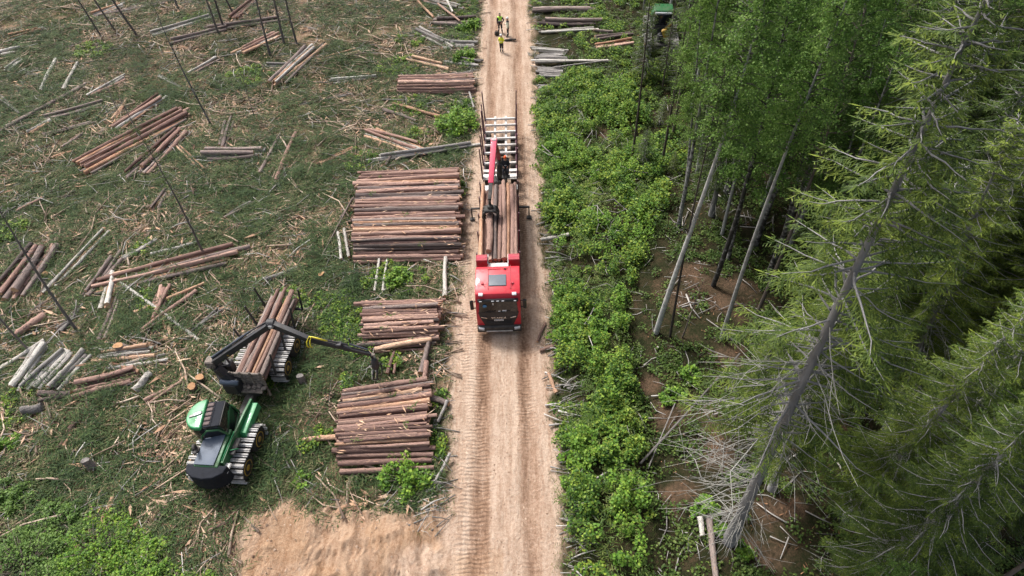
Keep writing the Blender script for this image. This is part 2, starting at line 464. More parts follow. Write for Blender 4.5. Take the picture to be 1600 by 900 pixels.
# ---------------------------------------------------------------- the ground
def ground_material():
    m, nt, bs, out = new_mat('ground_surface')
    L = nt.links
    pos = nt.nodes.new("ShaderNodeNewGeometry").outputs['Position']
    def attr(n):
        a = nt.nodes.new("ShaderNodeAttribute"); a.attribute_name = n; return a.outputs['Fac']
    sand, forest, bare = attr('sand'), attr('forest'), attr('bare')
    n1 = noise_node(nt, pos, 0.9, 4); n2 = noise_node(nt, pos, 7.0, 4, 0.65); n3 = noise_node(nt, pos, 28.0, 3, 0.7)
    mixn = math_node(nt, 'ADD', math_node(nt, 'MULTIPLY', n1, 0.45), math_node(nt, 'MULTIPLY', n2, 0.55))
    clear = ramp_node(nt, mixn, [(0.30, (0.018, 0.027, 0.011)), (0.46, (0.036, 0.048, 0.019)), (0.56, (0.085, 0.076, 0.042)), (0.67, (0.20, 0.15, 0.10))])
    flor = ramp_node(nt, mixn, [(0.30, (0.009, 0.013, 0.005)), (0.45, (0.022, 0.026, 0.010)), (0.57, (0.042, 0.034, 0.018)), (0.72, (0.10, 0.06, 0.036))])  # near-black floor: shade in the gaps between trees put into its colour
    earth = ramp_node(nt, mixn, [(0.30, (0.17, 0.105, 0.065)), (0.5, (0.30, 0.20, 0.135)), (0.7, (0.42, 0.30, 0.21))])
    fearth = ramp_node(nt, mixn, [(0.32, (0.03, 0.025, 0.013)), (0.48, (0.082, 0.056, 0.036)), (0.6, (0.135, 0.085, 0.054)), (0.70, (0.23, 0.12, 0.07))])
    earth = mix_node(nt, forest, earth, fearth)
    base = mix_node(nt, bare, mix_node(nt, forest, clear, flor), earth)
    # sand: long stripes left by wheels, blotches, fine grain
    mp = nt.nodes.new("ShaderNodeMapping"); mp.inputs['Scale'].default_value = (1.0, 0.07, 1.0); L.new(pos, mp.inputs['Vector'])
    st = noise_node(nt, mp.outputs[0], 2.4, 4, 0.6)
    mp2 = nt.nodes.new("ShaderNodeMapping"); mp2.inputs['Scale'].default_value = (1.0, 0.16, 1.0); L.new(pos, mp2.inputs['Vector'])
    st2 = noise_node(nt, mp2.outputs[0], 9.0, 3, 0.6)
    trk = attr('track')
    f = math_node(nt, 'ADD', math_node(nt, 'MULTIPLY', st, 0.40), math_node(nt, 'MULTIPLY', n2, 0.36))
    f = math_node(nt, 'ADD', f, math_node(nt, 'MULTIPLY', st2, 0.22))
    f = math_node(nt, 'ADD', f, math_node(nt, 'MULTIPLY', n1, 0.14))
    f = math_node(nt, 'SUBTRACT', f, math_node(nt, 'MULTIPLY', trk, 0.185))
    sc = ramp_node(nt, f, [(0.28, (0.145, 0.086, 0.056)), (0.38, (0.26, 0.163, 0.110)), (0.48, (0.368, 0.252, 0.180)), (0.62, (0.52, 0.395, 0.305))])
    tone = attr('tone')
    sc = mix_node(nt, tone, sc, mix_node(nt, 1.0, sc, (0.80, 0.70, 0.585), 'MULTIPLY'))
    grain = ramp_node(nt, n3, [(0.3, 0.72), (0.7, 1.15)])
    colr = mix_node(nt, sand, base, sc)
    colr = mix_node(nt, 0.8, colr, grain, 'MULTIPLY')
    L.new(colr, bs.inputs['Base Color']); bs.inputs['Roughness'].default_value = 0.95; bs.inputs['Specular IOR Level'].default_value = 0.1
    # relief: lumps everywhere, cleat prints in the tracks
    wv = nt.nodes.new("ShaderNodeTexWave"); wv.wave_type = 'BANDS'; wv.bands_direction = 'Y'
    wv.inputs['Scale'].default_value = 1.5; wv.inputs['Distortion'].default_value = 4.5; wv.inputs['Detail'].default_value = 3
    wv.inputs['Detail Scale'].default_value = 1.2
    L.new(pos, wv.inputs['Vector'])
    cle = attr('cleat')
    mp3 = nt.nodes.new("ShaderNodeMapping"); mp3.inputs['Rotation'].default_value = (0, 0, 0.35); L.new(pos, mp3.inputs['Vector'])
    wv2 = nt.nodes.new("ShaderNodeTexWave"); wv2.wave_type = 'BANDS'; wv2.bands_direction = 'X'
    wv2.inputs['Scale'].default_value = 0.95; wv2.inputs['Distortion'].default_value = 14.0; wv2.inputs['Detail'].default_value = 4; wv2.inputs['Detail Scale'].default_value = 0.8
    L.new(mp3.outputs[0], wv2.inputs['Vector'])
    h = math_node(nt, 'MULTIPLY', math_node(nt, 'MULTIPLY', wv.outputs['Fac'], cle), 0.75)
    h = math_node(nt, 'ADD', h, math_node(nt, 'MULTIPLY', math_node(nt, 'MULTIPLY', wv2.outputs['Fac'], attr('arc')), 0.35))
    h = math_node(nt, 'ADD', h, math_node(nt, 'MULTIPLY', n2, 1.3))
    h = math_node(nt, 'ADD', h, math_node(nt, 'MULTIPLY', n3, 0.45))
    h = math_node(nt, 'ADD', h, math_node(nt, 'MULTIPLY', st2, 0.5))
    bump(nt, bs, h, 0.75, 0.09)
    return m

GRASSY = [poly_px(p) for p in (
    [(470, 480), (540, 465), (565, 500), (560, 560), (500, 560), (470, 520)],
    [(590, 410), (700, 410), (695, 465), (600, 465)])]
EARTH = [(470, 640, 0.9), (490, 660, 0.8), (455, 625, 0.6), (425, 470, .6), (520, 240, .7), (640, 205, .8), (505, 590, .7), (545, 600, .5), (480, 545, .8),
         (230, 110, .8), (300, 330, .6), (370, 360, 1.0), (620, 195, .8), (340, 810, 1.0), (310, 850, 1.2), (355, 870, 1.1), (420, 780, .7), (130, 640, .7),
         (60, 655, .8), (250, 560, .6), (440, 390, 1.0), (470, 400, .8), (500, 330, .7), (540, 150, .8), (580, 60, .9), (520, 40, .8), (690, 100, .6)]
EARTH_R = [(1085, 440, 1.4), (1060, 470, .9), (1130, 470, 1.2), (1050, 640, 1.0), (1110, 650, .9), (1120, 700, .9), (1060, 770, .8), (1200, 800, .9), (1230, 790, .7), (1190, 860, .8),
           (1150, 450, .9), (1020, 590, .6), (1140, 560, .9), (950, 205, .7), (1000, 320, .5)]

def build_ground():
    fine = lambda a, b, s: np.arange(a, b + 1e-6, s)
    xs = np.concatenate([[-1200, -600, -300, -150, -90, -70, -60], fine(-54, -9, 0.3)[:-1], fine(-9, 3.6, 0.085)[:-1], fine(3.6, 14, 0.16)[:-1], fine(14, 54, 0.5), [60, 70, 90, 150, 300, 600, 1200]])
    ys = np.concatenate([[-1000, -400, -150, -60, -30, -12, -4], fine(0, 4, 0.16)[:-1], fine(4, 17, 0.09)[:-1], fine(17, 40, 0.16)[:-1], fine(40, 78, 0.3), [82, 90, 105, 130, 180, 300, 600, 1200, 2200]])
    X, Y = np.meshgrid(xs, ys)
    Z = gh(X, Y)
    far = sstep(60, 200, np.hypot(X, Y - 35))
    V = np.stack([X, Y, Z * (1 - far)], -1).reshape(-1, 3)
    ny, nx = X.shape
    I = np.arange(nx * ny).reshape(ny, nx)
    F = np.stack([I[:-1, :-1], I[:-1, 1:], I[1:, 1:], I[1:, :-1]], -1).reshape(-1, 4)
    me = raw_mesh('ground', V, F, [ground_material()], smooth=True)
    s, road = sand_mask(X, Y)
    l, r = road_edges(Y)
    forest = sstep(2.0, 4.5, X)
    bare = np.zeros_like(X)
    for (u, v, rad) in EARTH + EARTH_R:
        p = at(u, v)
        d = np.hypot((X - p[0]) * 0.8, Y - p[1])
        bare = np.maximum(bare, sstep(rad * 1.5, rad * 0.3, d + 1.3 * rad * (fbm(X * 1.4, Y * 1.4, 51) - 0.5)))
    nn = fbm(X * 0.35, Y * 0.35, 52, 3)
    bare = np.maximum(bare, 0.8 * sstep(0.60, 0.70, nn) * (1 - forest))
    # dark duff by the piles and at the road edge on the right
    xl = -1.1 + 0.3 * (fbm(Y * 0.12, Y * 0, 53) - .5); xr = 1.2 + 0.4 * (fbm(Y * 0.12, Y * 0 + 5, 54) - .5)
    track = np.exp(-((X - xl) / 0.42) ** 4) + np.exp(-((X - xr) / 0.42) ** 4)
    track = track * road * (0.55 + 0.9 * (fbm(X * 0.8, Y * 0.25, 55) - .2))
    side = s * (1 - road)
    cleat = np.clip(np.exp(-((X - xl) / 0.6) ** 4) * 0.9 + np.exp(-((X - xr) / 0.55) ** 4) * .7 + sstep(0.5, 0.0, np.abs(X - l - 1.0)) * 1.0, 0, 1) * road * sstep(0.38, 0.6, fbm(X * .7, Y * .22, 57))
    arc = side * sstep(.3, .55, fbm(X * .8, Y * .8, 60))
    tone = np.clip(0.75 * side + 0.5 * s * sstep(14.5, 12, Y) * sstep(0.4, 0.6, fbm(X * .5, Y * .5, 58)) * (X < 0), 0, 1)
    gp = at(655, 885); tone = tone * (1 - 0.9 * sstep(1.3, 0.5, np.hypot((X - gp[0]) * .7, Y - gp[1]) + 0.8 * (fbm(X * 2, Y * 2, 59) - .5)))
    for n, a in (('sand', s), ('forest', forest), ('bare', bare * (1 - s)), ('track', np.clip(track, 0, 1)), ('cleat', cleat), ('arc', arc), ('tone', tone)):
        at_ = me.attributes.new(n, 'FLOAT', 'POINT'); at_.data.foreach_set('value', a.astype(np.float32).ravel())
    o = link('ground', me); tag(o, kind='structure')
    return o
build_ground()

# ---------------------------------------------------------------- scattered cover, one object per kind
def in_view(P, margin=90):
    q = to_px_many(np.concatenate([P, np.zeros((len(P), 1))], 1))
    return (q[:, 2] > 1) & (q[:, 0] > -margin) & (q[:, 0] < W_ + margin) & (q[:, 1] > -margin) & (q[:, 1] < H_ + margin * 1.5)

def sample(n, x0, x1, y0, y1, rng, keep=None):
    P = np.stack([rng.uniform(x0, x1, n), rng.uniform(y0, y1, n)], 1)
    P = P[in_view(P)]
    if keep is not None:
        P = P[keep(P[:, 0], P[:, 1], rng)]
    return P

RSEG = []             # logs right of the road, kept free of leaves
STACKS = []          # (x0,x1,y0,y1) boxes kept clear of cover
def clear_of_sand(x, y, rng, lim=0.25):
    s, _ = sand_mask(x, y)
    ok = s < lim + 0.25 * (rng.random(len(x)) - .5)
    for (a, b, c, d) in STACKS:
        ok &= ~((x > a) & (x < b) & (y > c) & (y < d))
    return ok

def kites(C, D, N, L, Wd, base=0.0, wid_at=0.45):
    """kite leaves: base point C, direction D, side N, length, width"""
    L = np.asarray(L)[:, None]; Wd = np.asarray(Wd)[:, None]
    a = C; t = C + D * L; m = C + D * L * wid_at
    V = np.stack([a, m + N * Wd / 2, t, m - N * Wd / 2], 1)
    n = len(C)
    return V.reshape(-1, 3), np.arange(n * 4).reshape(n, 4)

def unit(v):
    return v / (np.linalg.norm(v, axis=1, keepdims=True) + 1e-9)

def spruce_litter(P, rng, twigs=11, Lr=(0.5, 1.5), hgt=0.18):
    n = len(P); th = rng.uniform(0, 2 * math.pi, n); L = rng.uniform(*Lr, n)
    # heaps share a direction locally
    th = th * 0.45 + 5.0 * fbm(P[:, 0] * .25, P[:, 1] * .25, 71)
    z = gh(P[:, 0], P[:, 1]); lift = rng.uniform(0.02, hgt, n)
    Cs, Ds, Ns, Ls, Ws = [], [], [], [], []
    for k in range(twigs):
        s = (k + 0.5) / twigs
        side = 1 if k % 2 else -1
        bend = th + 0.5 * s * np.sin(P[:, 0] * 3 + P[:, 1] * 5)
        c = np.stack([P[:, 0] + np.cos(bend) * L * s, P[:, 1] + np.sin(bend) * L * s, z + lift + 0.10 * L * math.sin(3 * s)], 1)
        a = bend + side * rng.uniform(0.5, 1.0, n)
        el = rng.uniform(-0.35, 0.4, n)
        d = np.stack([np.cos(a) * np.cos(el), np.sin(a) * np.cos(el), np.sin(el)], 1)
        nn = np.stack([-np.sin(a), np.cos(a), rng.uniform(-.5, .5, n)], 1)
        Cs.append(c); Ds.append(d); Ns.append(unit(nn)); Ls.append(L * (0.42 - 0.25 * s) * rng.uniform(.7, 1.3, n)); Ws.append(rng.uniform(0.025, 0.06, n))
    return kites(np.concatenate(Cs), np.concatenate(Ds), np.concatenate(Ns), np.concatenate(Ls), np.concatenate(Ws))

def blades(P, rng, per=5, h=(0.15, 0.4), w=(0.012, 0.03), lean=0.7, spread=0.12):
    n = len(P) * per
    Q = np.repeat(P, per, 0) + rng.normal(0, spread, (n, 2))
    z = gh(Q[:, 0], Q[:, 1]); a = rng.uniform(0, 2 * math.pi, n); el = rng.uniform(math.pi / 2 - lean, math.pi / 2, n)
    d = np.stack([np.cos(a) * np.cos(el), np.sin(a) * np.cos(el), np.sin(el)], 1)
    b = a + math.pi / 2 + rng.uniform(-.5, .5, n); nn = np.stack([np.cos(b), np.sin(b), np.zeros(n)], 1)
    return kites(np.stack([Q[:, 0], Q[:, 1], z - 0.01], 1), d, nn, rng.uniform(*h, n), rng.uniform(*w, n), wid_at=0.35)

def sticks(P, rng, L=(0.3, 1.6), r=(0.008, 0.028), lift=0.1, ang=None, sides=4):
    n = len(P); th = rng.uniform(0, 2 * math.pi, n) if ang is None else ang + rng.normal(0, .5, n)
    ln = L[0] + (L[1] - L[0]) * rng.random(n) ** 2
    rr = rng.uniform(*r, n) * np.clip(ln, .6, 1.6)
    z0 = gh(P[:, 0], P[:, 1])
    S = []
    for s in (0, 0.5, 1.0):
        b = th + 0.35 * (s - .5) * rng.normal(0, 1, n)
        x = P[:, 0] + np.cos(b) * ln * (s - .5); y = P[:, 1] + np.sin(b) * ln * (s - .5)
        S.append(np.stack([x, y, gh(x, y) * .5 + z0 * .5 + rng.uniform(0.01, lift, n)], 1))
    V = []
    ct, st_ = np.cos(th), np.sin(th)
    for k, s in enumerate(S):
        for j in range(sides):
            a = 2 * math.pi * j / sides + .4
            q = rr * (1.15 - 0.3 * k)
            V.append(s + np.stack([-st_ * math.cos(a) * q, ct * math.cos(a) * q, np.full(n, 1.0) * math.sin(a) * q], 1))
    V = np.stack(V, 1)                       # n, 3*sides, 3
    base = np.arange(n)[:, None, None] * (3 * sides)
    f = []
    for k in range(2):
        for j in range(sides):
            f.append([k * sides + j, k * sides + (j + 1) % sides, (k + 1) * sides + (j + 1) % sides, (k + 1) * sides + j])
    f += [[2 * sides + j for j in range(4)], [3 - j for j in range(4)]] if sides == 4 else []
    F = (np.array(f)[None] + base).reshape(-1, 4)
    return V.reshape(-1, 3), F

def chips(P, rng, L=(0.08, 0.5), W=(0.025, 0.08)):
    n = len(P); a = rng.uniform(0, 2 * math.pi, n) * .5 + 5 * fbm(P[:, 0] * .25, P[:, 1] * .25, 71)
    z = gh(P[:, 0], P[:, 1]) + rng.uniform(0.02, 0.14, n); el = rng.uniform(-.3, .3, n)
    d = np.stack([np.cos(a) * np.cos(el), np.sin(a) * np.cos(el), np.sin(el)], 1)
    nn = unit(np.stack([-np.sin(a), np.cos(a), rng.uniform(-.5, .5, n)], 1))
    c = np.stack([P[:, 0], P[:, 1], z], 1)
    return kites(c, d, nn, L[0] + (L[1] - L[0]) * rng.random(n) ** 2, rng.uniform(*W, n), wid_at=0.5)

def leaf_cloud(C, rad, hgt, per, rng, size=(0.07, 0.16), flat=0.6, shell=0.45):
    """leafy mounds: C (n,3) plant feet, rad/hgt arrays; per leaves each"""
    n = len(C) * per
    c = np.repeat(C, per, 0); rr = np.repeat(rad, per); hh = np.repeat(hgt, per)
    a = rng.uniform(0, 2 * math.pi, n); q = np.sqrt(rng.random(n))
    lump = 0.75 + 0.25 * np.sin(a * 3 + np.repeat(C[:, 0] * 9, per))
    x = np.cos(a) * q * rr * lump; y = np.sin(a) * q * rr * lump
    top = np.sqrt(np.clip(1 - q * q * .85, 0.05, 1))
    z = hh * top * (1 - shell * rng.random(n) ** 1.5) 
    base = c + np.stack([x, y, z], 1)
    a2 = a + rng.normal(0, .9, n); el = rng.normal(-0.1, 0.45, n)
    d = np.stack([np.cos(a2) * np.cos(el), np.sin(a2) * np.cos(el), np.sin(el)], 1)
    nn = unit(np.stack([-np.sin(a2), np.cos(a2), rng.normal(0, flat * .6, n)], 1))
    s = rng.uniform(*size, n)
    return kites(base, d, nn, s * 1.25, s * 0.95, wid_at=0.5)

def stuff(name, parts, mats, label=None, midx=None):
    Vs, Fs, n = [], [], 0
    for V, F in parts:
        Vs.append(V); Fs.append(F + n); n += len(V)
    me = raw_mesh(name, np.concatenate(Vs), np.concatenate(Fs), mats, midx)
    o = link(name, me); tag(o, label, None, None, 'stuff')
    return o

def green_mat(name, stops, scale=0.6, transl=0.3, amt=0.7, rough=0.55):
    return mat(name, stops, scale=scale, rnd='island', amt=amt, rough=rough, transl=transl, spec=0.25)

G['needle_litter'] = green_mat('needle_litter', [(0.25, (0.020, 0.040, 0.013)), (0.44, (0.040, 0.074, 0.022)), (0.58, (0.078, 0.110, 0.036)), (0.73, (0.19, 0.165, 0.09))], scale=0.35, transl=0.15, rough=.75)
G['grass'] = green_mat('grass_blades', [(0.3, (0.05, 0.10, 0.018)), (0.55, (0.11, 0.175, 0.034)), (0.8, (0.24, 0.25, 0.08))], scale=0.4, transl=0.3)
G['twig'] = mat('twig_wood', [(0.25, (0.13, 0.09, 0.065)), (0.5, (0.34, 0.245, 0.18)), (0.75, (0.58, 0.46, 0.36))], scale=1, rnd='island', amt=0.6, rough=0.8)
G['grey_twig'] = mat('grey_twig', [(0.2, (0.13, 0.12, 0.11)), (0.5, (0.30, 0.28, 0.26)), (0.8, (0.50, 0.48, 0.45))], scale=1, rnd='island', amt=0.6, rough=0.85)
G['chip'] = mat('bark_chip', [(0.2, (0.22, 0.12, 0.075)), (0.5, (0.45, 0.275, 0.175)), (0.8, (0.62, 0.46, 0.335))], scale=1, rnd='island', amt=0.6, rough=0.8)
G['leaf'] = green_mat('bush_leaf', [(0.28, (0.034, 0.085, 0.016)), (0.42, (0.075, 0.165, 0.026)), (0.54, (0.15, 0.255, 0.036)), (0.68, (0.28, 0.36, 0.05))], scale=0.6, transl=0.35)
G['floor_leaf'] = green_mat('floor_leaf', [(0.25, (0.035, 0.07, 0.014)), (0.5, (0.07, 0.125, 0.024)), (0.75, (0.15, 0.20, 0.045))], scale=0.4, transl=0.3)
G['bright_leaf'] = green_mat('bright_leaf', [(0.25, (0.065, 0.155, 0.022)), (0.5, (0.14, 0.27, 0.034)), (0.75, (0.27, 0.38, 0.05))], scale=0.8, transl=0.35)
# ---------------------------------------------------------------- logs
def log_mesh(name, mats, seed, n=12, m=13, bendy=0.012, rough=0.075, knots=6):
    """unit log along X: length 1, radius 1 (scaled per object)"""
    rng = np.random.default_rng(seed)
    xs = np.linspace(-0.5, 0.5, m); V = []; F = []; M = []
    ph = rng.uniform(0, 6, 3); tap = rng.uniform(0.12, 0.38); b1, b2 = rng.uniform(.2, .9), rng.uniform(.1, .5)
    ks = [(rng.integers(1, m - 1), rng.integers(0, n)) for _ in range(knots)]
    for i, x in enumerate(xs):
        cy = b1 * math.sin(4.2 * x + ph[0]); cz = b2 * math.sin(3.5 * x + ph[1])
        for j in range(n):
            a = 2 * math.pi * j / n
            r = (1 + tap * x) * (1 + rough * math.sin(3 * a + ph[2] + 2 * x) + rng.normal(0, rough * .55))
            if (i, j) in ks: r += 0.32
            V.append((x, cy * .5 + r * math.cos(a), cz * .5 + r * math.sin(a)))
    for i in range(m - 1):
        for j in range(n):
            F.append((i * n + j, i * n + (j + 1) % n, (i + 1) * n + (j + 1) % n, (i + 1) * n + j)); M.append(0)
    # cut ends: own rim vertices, so the sawn edge stays crisp
    for i, fl in ((0, True), (m - 1, False)):
        b = len(V); tilt = rng.normal(0, .004)
        for j in range(n): V.append((V[i * n + j][0] + (-.0008 if fl else .0008), V[i * n + j][1] * .98, V[i * n + j][2] * .98))
        f = tuple(b + j for j in range(n)); F.append(f[::-1] if fl else f); M.append(1)
    me = bpy.data.meshes.new(name); me.from_pydata(V, [], F)
    for q in mats: me.materials.append(q)
    me.polygons.foreach_set("material_index", np.array(M, np.int32))
    me.polygons.foreach_set("use_smooth", np.array(M) == 0)
    me.update(); return me

LOGS = {
    'pine': [log_mesh('pine_log', [G['pine_bark'], G['cut_end']], 100 + k) for k in range(7)],
    'grey': [log_mesh('grey_log', [G['grey_bark'], G['cut_end']], 120 + k) for k in range(5)],
    'birch': [log_mesh('birch_log', [G['birch_bark'], G['cut_end']], 140 + k, bendy=.02) for k in range(5)],
    'peeled': [log_mesh('peeled_log', [G['peeled'], G['cut_end']], 160 + k) for k in range(5)],
    'weathered': [log_mesh('weathered_log', [G['weathered'], G['weathered']], 180 + k) for k in range(4)],
}
ADJ = {'pine': 'reddish pine log', 'grey': 'grey-brown log', 'birch': 'whitish birch log', 'peeled': 'orange peeled log', 'weathered': 'weathered grey log'}
NAME = {'pine': 'pine_log', 'grey': 'spruce_log', 'birch': 'birch_log', 'peeled': 'peeled_log', 'weathered': 'weathered_log'}
_o1 = ['', 'first', 'second', 'third', 'fourth', 'fifth', 'sixth', 'seventh', 'eighth', 'ninth', 'tenth', 'eleventh', 'twelfth', 'thirteenth', 'fourteenth',
       'fifteenth', 'sixteenth', 'seventeenth', 'eighteenth', 'nineteenth', 'twentieth']
def ordinal(k):
    if k <= 20: return _o1[k]
    return {2: 'twenty-', 3: 'thirty-'}[k // 10] + _o1[k % 10] if k % 10 else {3: 'thirtieth'}[k // 10]

def log(p0, p1, r, kind, label, group=None, cat='log', name=None):
    p0 = Vector(p0); p1 = Vector(p1); d = p1 - p0; L = d.length
    me = random.choice(LOGS[kind])
    o = link(name or NAME[kind], me)
    x = d.normalized(); up = Vector((0, 0, 1)); y = up.cross(x).normalized(); z = x.cross(y)
    if random.random() < .5: x, y = -x, -y
    roll = random.uniform(0, 6.28)
    Mx = Matrix((x, y, z)).transposed() @ Matrix.Rotation(roll, 3, 'X') @ Matrix.Diagonal((L, r, r))
    Mx = Mx.to_4x4(); Mx.translation = (p0 + p1) / 2
    o.matrix_world = Mx
    tag(o, label, cat, group)
    if p0[0] > 2 and p0[1] < 80: RSEG.append((p0[0], p0[1], p1[0], p1[1]))
    return o

TOPS = []            # top logs of the stacks, for the scraps lying on them
def stack(fl, fr, bl, br, h, rr, where, group, kinds=('pine',) * 7 + ('grey',) * 2 + ('peeled',), inner=True, skew=0.0, slope=1.0):
    """logs lying side by side over a mound; corners in picture pixels: near foot (left, right), far top (left, right)"""
    F0, F1 = at(*fl, 0.1), at(*fr, 0.1); B0, B1 = at(*bl, h), at(*br, h)
    STACKS.append((min(F0[0], B0[0]) + .15, max(F1[0], B1[0]) - .1, min(F0[1], F1[1]) + .1, max(B0[1], B1[1]) - .1))
    depth = ((B0 + B1) / 2 - (F0 + F1) / 2)[1]
    s = 0.0; k = 0; items = []
    prof_y = [0, slope, max(depth - 0.6, slope + .1), depth + .05]
    prof_z = [0.12, h, h * 1.02, h * .96]
    r = random.uniform(*rr)
    y = 0.0
    while y < depth:
        items.append((y, float(np.interp(y, prof_y, prof_z)) + random.uniform(-.05, .04), r))
        dz = np.interp(y + .05, prof_y, prof_z) - np.interp(y, prof_y, prof_z)
        r2 = random.uniform(*rr)
        y += (r + r2) * 0.97 / math.sqrt(1 + (dz / .05) ** 2) ; r = r2
    n = len(items)
    for k, (y, z, r) in enumerate(items):
        t = y / max(depth, .01)
        a = F0 * (1 - t) + B0 * t; b = F1 * (1 - t) + B1 * t
        a = np.array([a[0] + random.gauss(0, .14) * random.choice((.6, .6, 1.6)), a[1] + random.gauss(0, .055), z + random.gauss(0, .03)])
        b = np.array([b[0] + random.gauss(0, .15) * random.choice((.6, .6, 1.6)), b[1] + random.gauss(0, .055), z + random.gauss(0, .03)])
        base = gz((a[0] + b[0]) / 2, (a[1] + b[1]) / 2)
        a[2] = max(a[2], r + .0) + base; b[2] = max(b[2], r + .0) + base
        kd = random.choice(kinds)
        log(a, b, r, kd, f"{ADJ[kd]}, {ordinal(k + 1)} from the near edge of {where}", group)
        TOPS.append((a, b, r))
    if inner:
        step = sum(rr); y = 0.45; 
        while y < depth - .2:
            z = float(np.interp(y, prof_y, prof_z)) - step * .9
            if z > .1:
                t = y / depth; a = F0 * (1 - t) + B0 * t; b = F1 * (1 - t) + B1 * t
                base = gz((a[0] + b[0]) / 2, (a[1] + b[1]) / 2)
                for L_ in range(1):
                    log((a[0] + random.gauss(0.05, .06), a[1], z + base), (b[0] + random.gauss(0.05, .06), b[1], z + base), sum(rr) / 2, 'pine',
                        f"reddish pine log hidden under the top layer of {where}", group)
            y += step * 1.02
    return items

stack((553, 409), (720, 406), (560, 267), (716, 262), 1.15, (0.085, 0.17), 'the large stack beside the truck bed', 'logs of the large stack')
stack((566, 549), (683, 541), (566, 466), (689, 462), 0.95, (0.07, 0.14), 'the stack beside the truck cab', 'logs of the middle stack', slope=.9)
stack((528, 719), (672, 716), (532, 604), (668, 582), 1.05, (0.07, 0.145), 'the stack under the grapple', 'logs of the nearest stack', slope=.7)
stack((620, 145), (741, 143), (626, 118), (740, 112), 0.8, (0.11, 0.18), 'the small stack beyond the trailer', 'logs of the far stack', slope=.5)

def one(u0, v0, u1, v1, r, kind, label, z0=0.0, z1=0.0, cat='log', group=None, name=None):
    a = on_ground(u0, v0, r + .03 + z0); b = on_ground(u1, v1, r + .03 + z1)
    return log(a, b, r, kind, label, group, cat, name)

# two logs left in front of the stack under the grapple
one(531, 731, 676, 725, .12, 'pine', 'reddish pine log lying in front of the stack, farther of two', .25, .25)
one(533, 742, 679, 734, .12, 'pine', 'pinkish pine log lying in front of the stack, nearer of two, by a bush', .12, .12)
one(475, 692, 530, 688, .13, 'peeled', 'orange peeled log sticking out of the nearest stack towards the forwarder', .05, .25)
one(588, 554, 676, 538, .15, 'peeled', 'split orange-brown log lying slanted against the stack beside the cab', .25, .35)
# skid poles under the stacks
one(606, 588, 618, 552, .10, 'pine', 'reddish skid pole between two stacks, longer of the thin pair', .1, .1, 'pole', name='skid_pole')
one(616, 587, 621, 566, .08, 'pine', 'short reddish skid pole between two stacks beside a longer one', .1, .1, 'pole', name='skid_pole')
one(659, 590, 672, 540, .15, 'grey', 'thick grey skid pole between two stacks on the road side', .2, .3, 'pole', name='skid_pole')
one(664, 612, 668, 574, .13, 'pine', 'short reddish log set crosswise at the road end of the nearest stack', .6, .4)
one(587, 458, 594, 407, .08, 'birch', 'pale birch skid pole between the stacks, left of the pair', .1, .2, 'pole', name='skid_pole')
one(600, 458, 606, 405, .08, 'birch', 'pale birch skid pole between the stacks, right of the pair', .1, .2, 'pole', name='skid_pole')
one(695, 468, 698, 408, .13, 'birch', 'stout white birch log lying along the road edge between two stacks', .1, .2)
one(528, 365, 535, 408, .09, 'birch', 'crooked birch pole lying left of the large stack, farther left', .05, .05, 'pole', name='birch_pole')
one(539, 360, 546, 405, .10, 'birch', 'straight white birch pole close to the left end of the large stack', .05, .05, 'pole', name='birch_pole')
one(603, 262, 614, 243, .10, 'grey', 'short grey log under the long pale logs behind the large stack', .1, .1)
one(505, 400, 553, 320, .05, 'grey', 'thin brown pole slanting towards the left end of the large stack', .05, .5, 'pole', name='thin_pole')
one(527, 350, 556, 318, .05, 'grey', 'second thin pole slanting at the left end of the large stack', .05, .5, 'pole', name='thin_pole')

def heap(u0, v0, u1, v1, n, kinds, r, where, gap=1.04, jit=0.25, fan=0.0, over=0.3, lj=0.06):
    """n logs side by side along a picture line; the label counts them from the far side"""
    a = on_ground(u0, v0); b = on_ground(u1, v1)
    d = b - a; L = np.linalg.norm(d[:2]); d2 = d[:2] / L; perp = np.array([-d2[1], d2[0]])
    if perp[1] < 0: perp = -perp
    kinds = (kinds,) if isinstance(kinds, str) else kinds
    if n >= 3: n = int(n * 1.3 + .5)
    r *= .82
    nt = int(n * over) if n > 3 else 0; nb = n - nt
    slots = [((nb - 1) / 2 - k, 0) for k in range(nb)] + [((nb - 2) / 2 - (k * (nb - 1) / max(nt, 1)), 1) for k in range(nt)]
    slots.sort(key=lambda q: -q[0])
    for k, (off, lay) in enumerate(slots):
        rk = r * random.uniform(.8, 1.2); f = fan * off / max(n, 1)
        o0 = perp * off * 2 * r * gap * (1 - f); o1 = perp * off * 2 * r * gap * (1 + f)
        e0 = random.gauss(0, lj) * L; e1 = random.gauss(0, lj) * L
        j = np.array([random.gauss(0, r * jit * 3.4), random.gauss(0, r * jit * 3.4)])
        p = a[:2] + o0 + d2 * e0 + j; q = b[:2] + o1 + d2 * e1 - j
        dz = rk + .05 + lay * r * 1.75
        P = (p[0], p[1], gz(*p) + dz); Q = (q[0], q[1], gz(*q) + dz)
        kd = kinds[k % len(kinds)]
        if n == 1: lab = f"{ADJ[kd]} {where}"
        elif n == 2: lab = f"{ADJ[kd]}, {'farther' if k == 0 else 'nearer'} of two {where}"
        else: lab = f"{ADJ[kd]}, {ordinal(k + 1)} farthest in {where}"
        log(P, Q, rk, kd, lab, 'felled logs lying in the clear-cut')

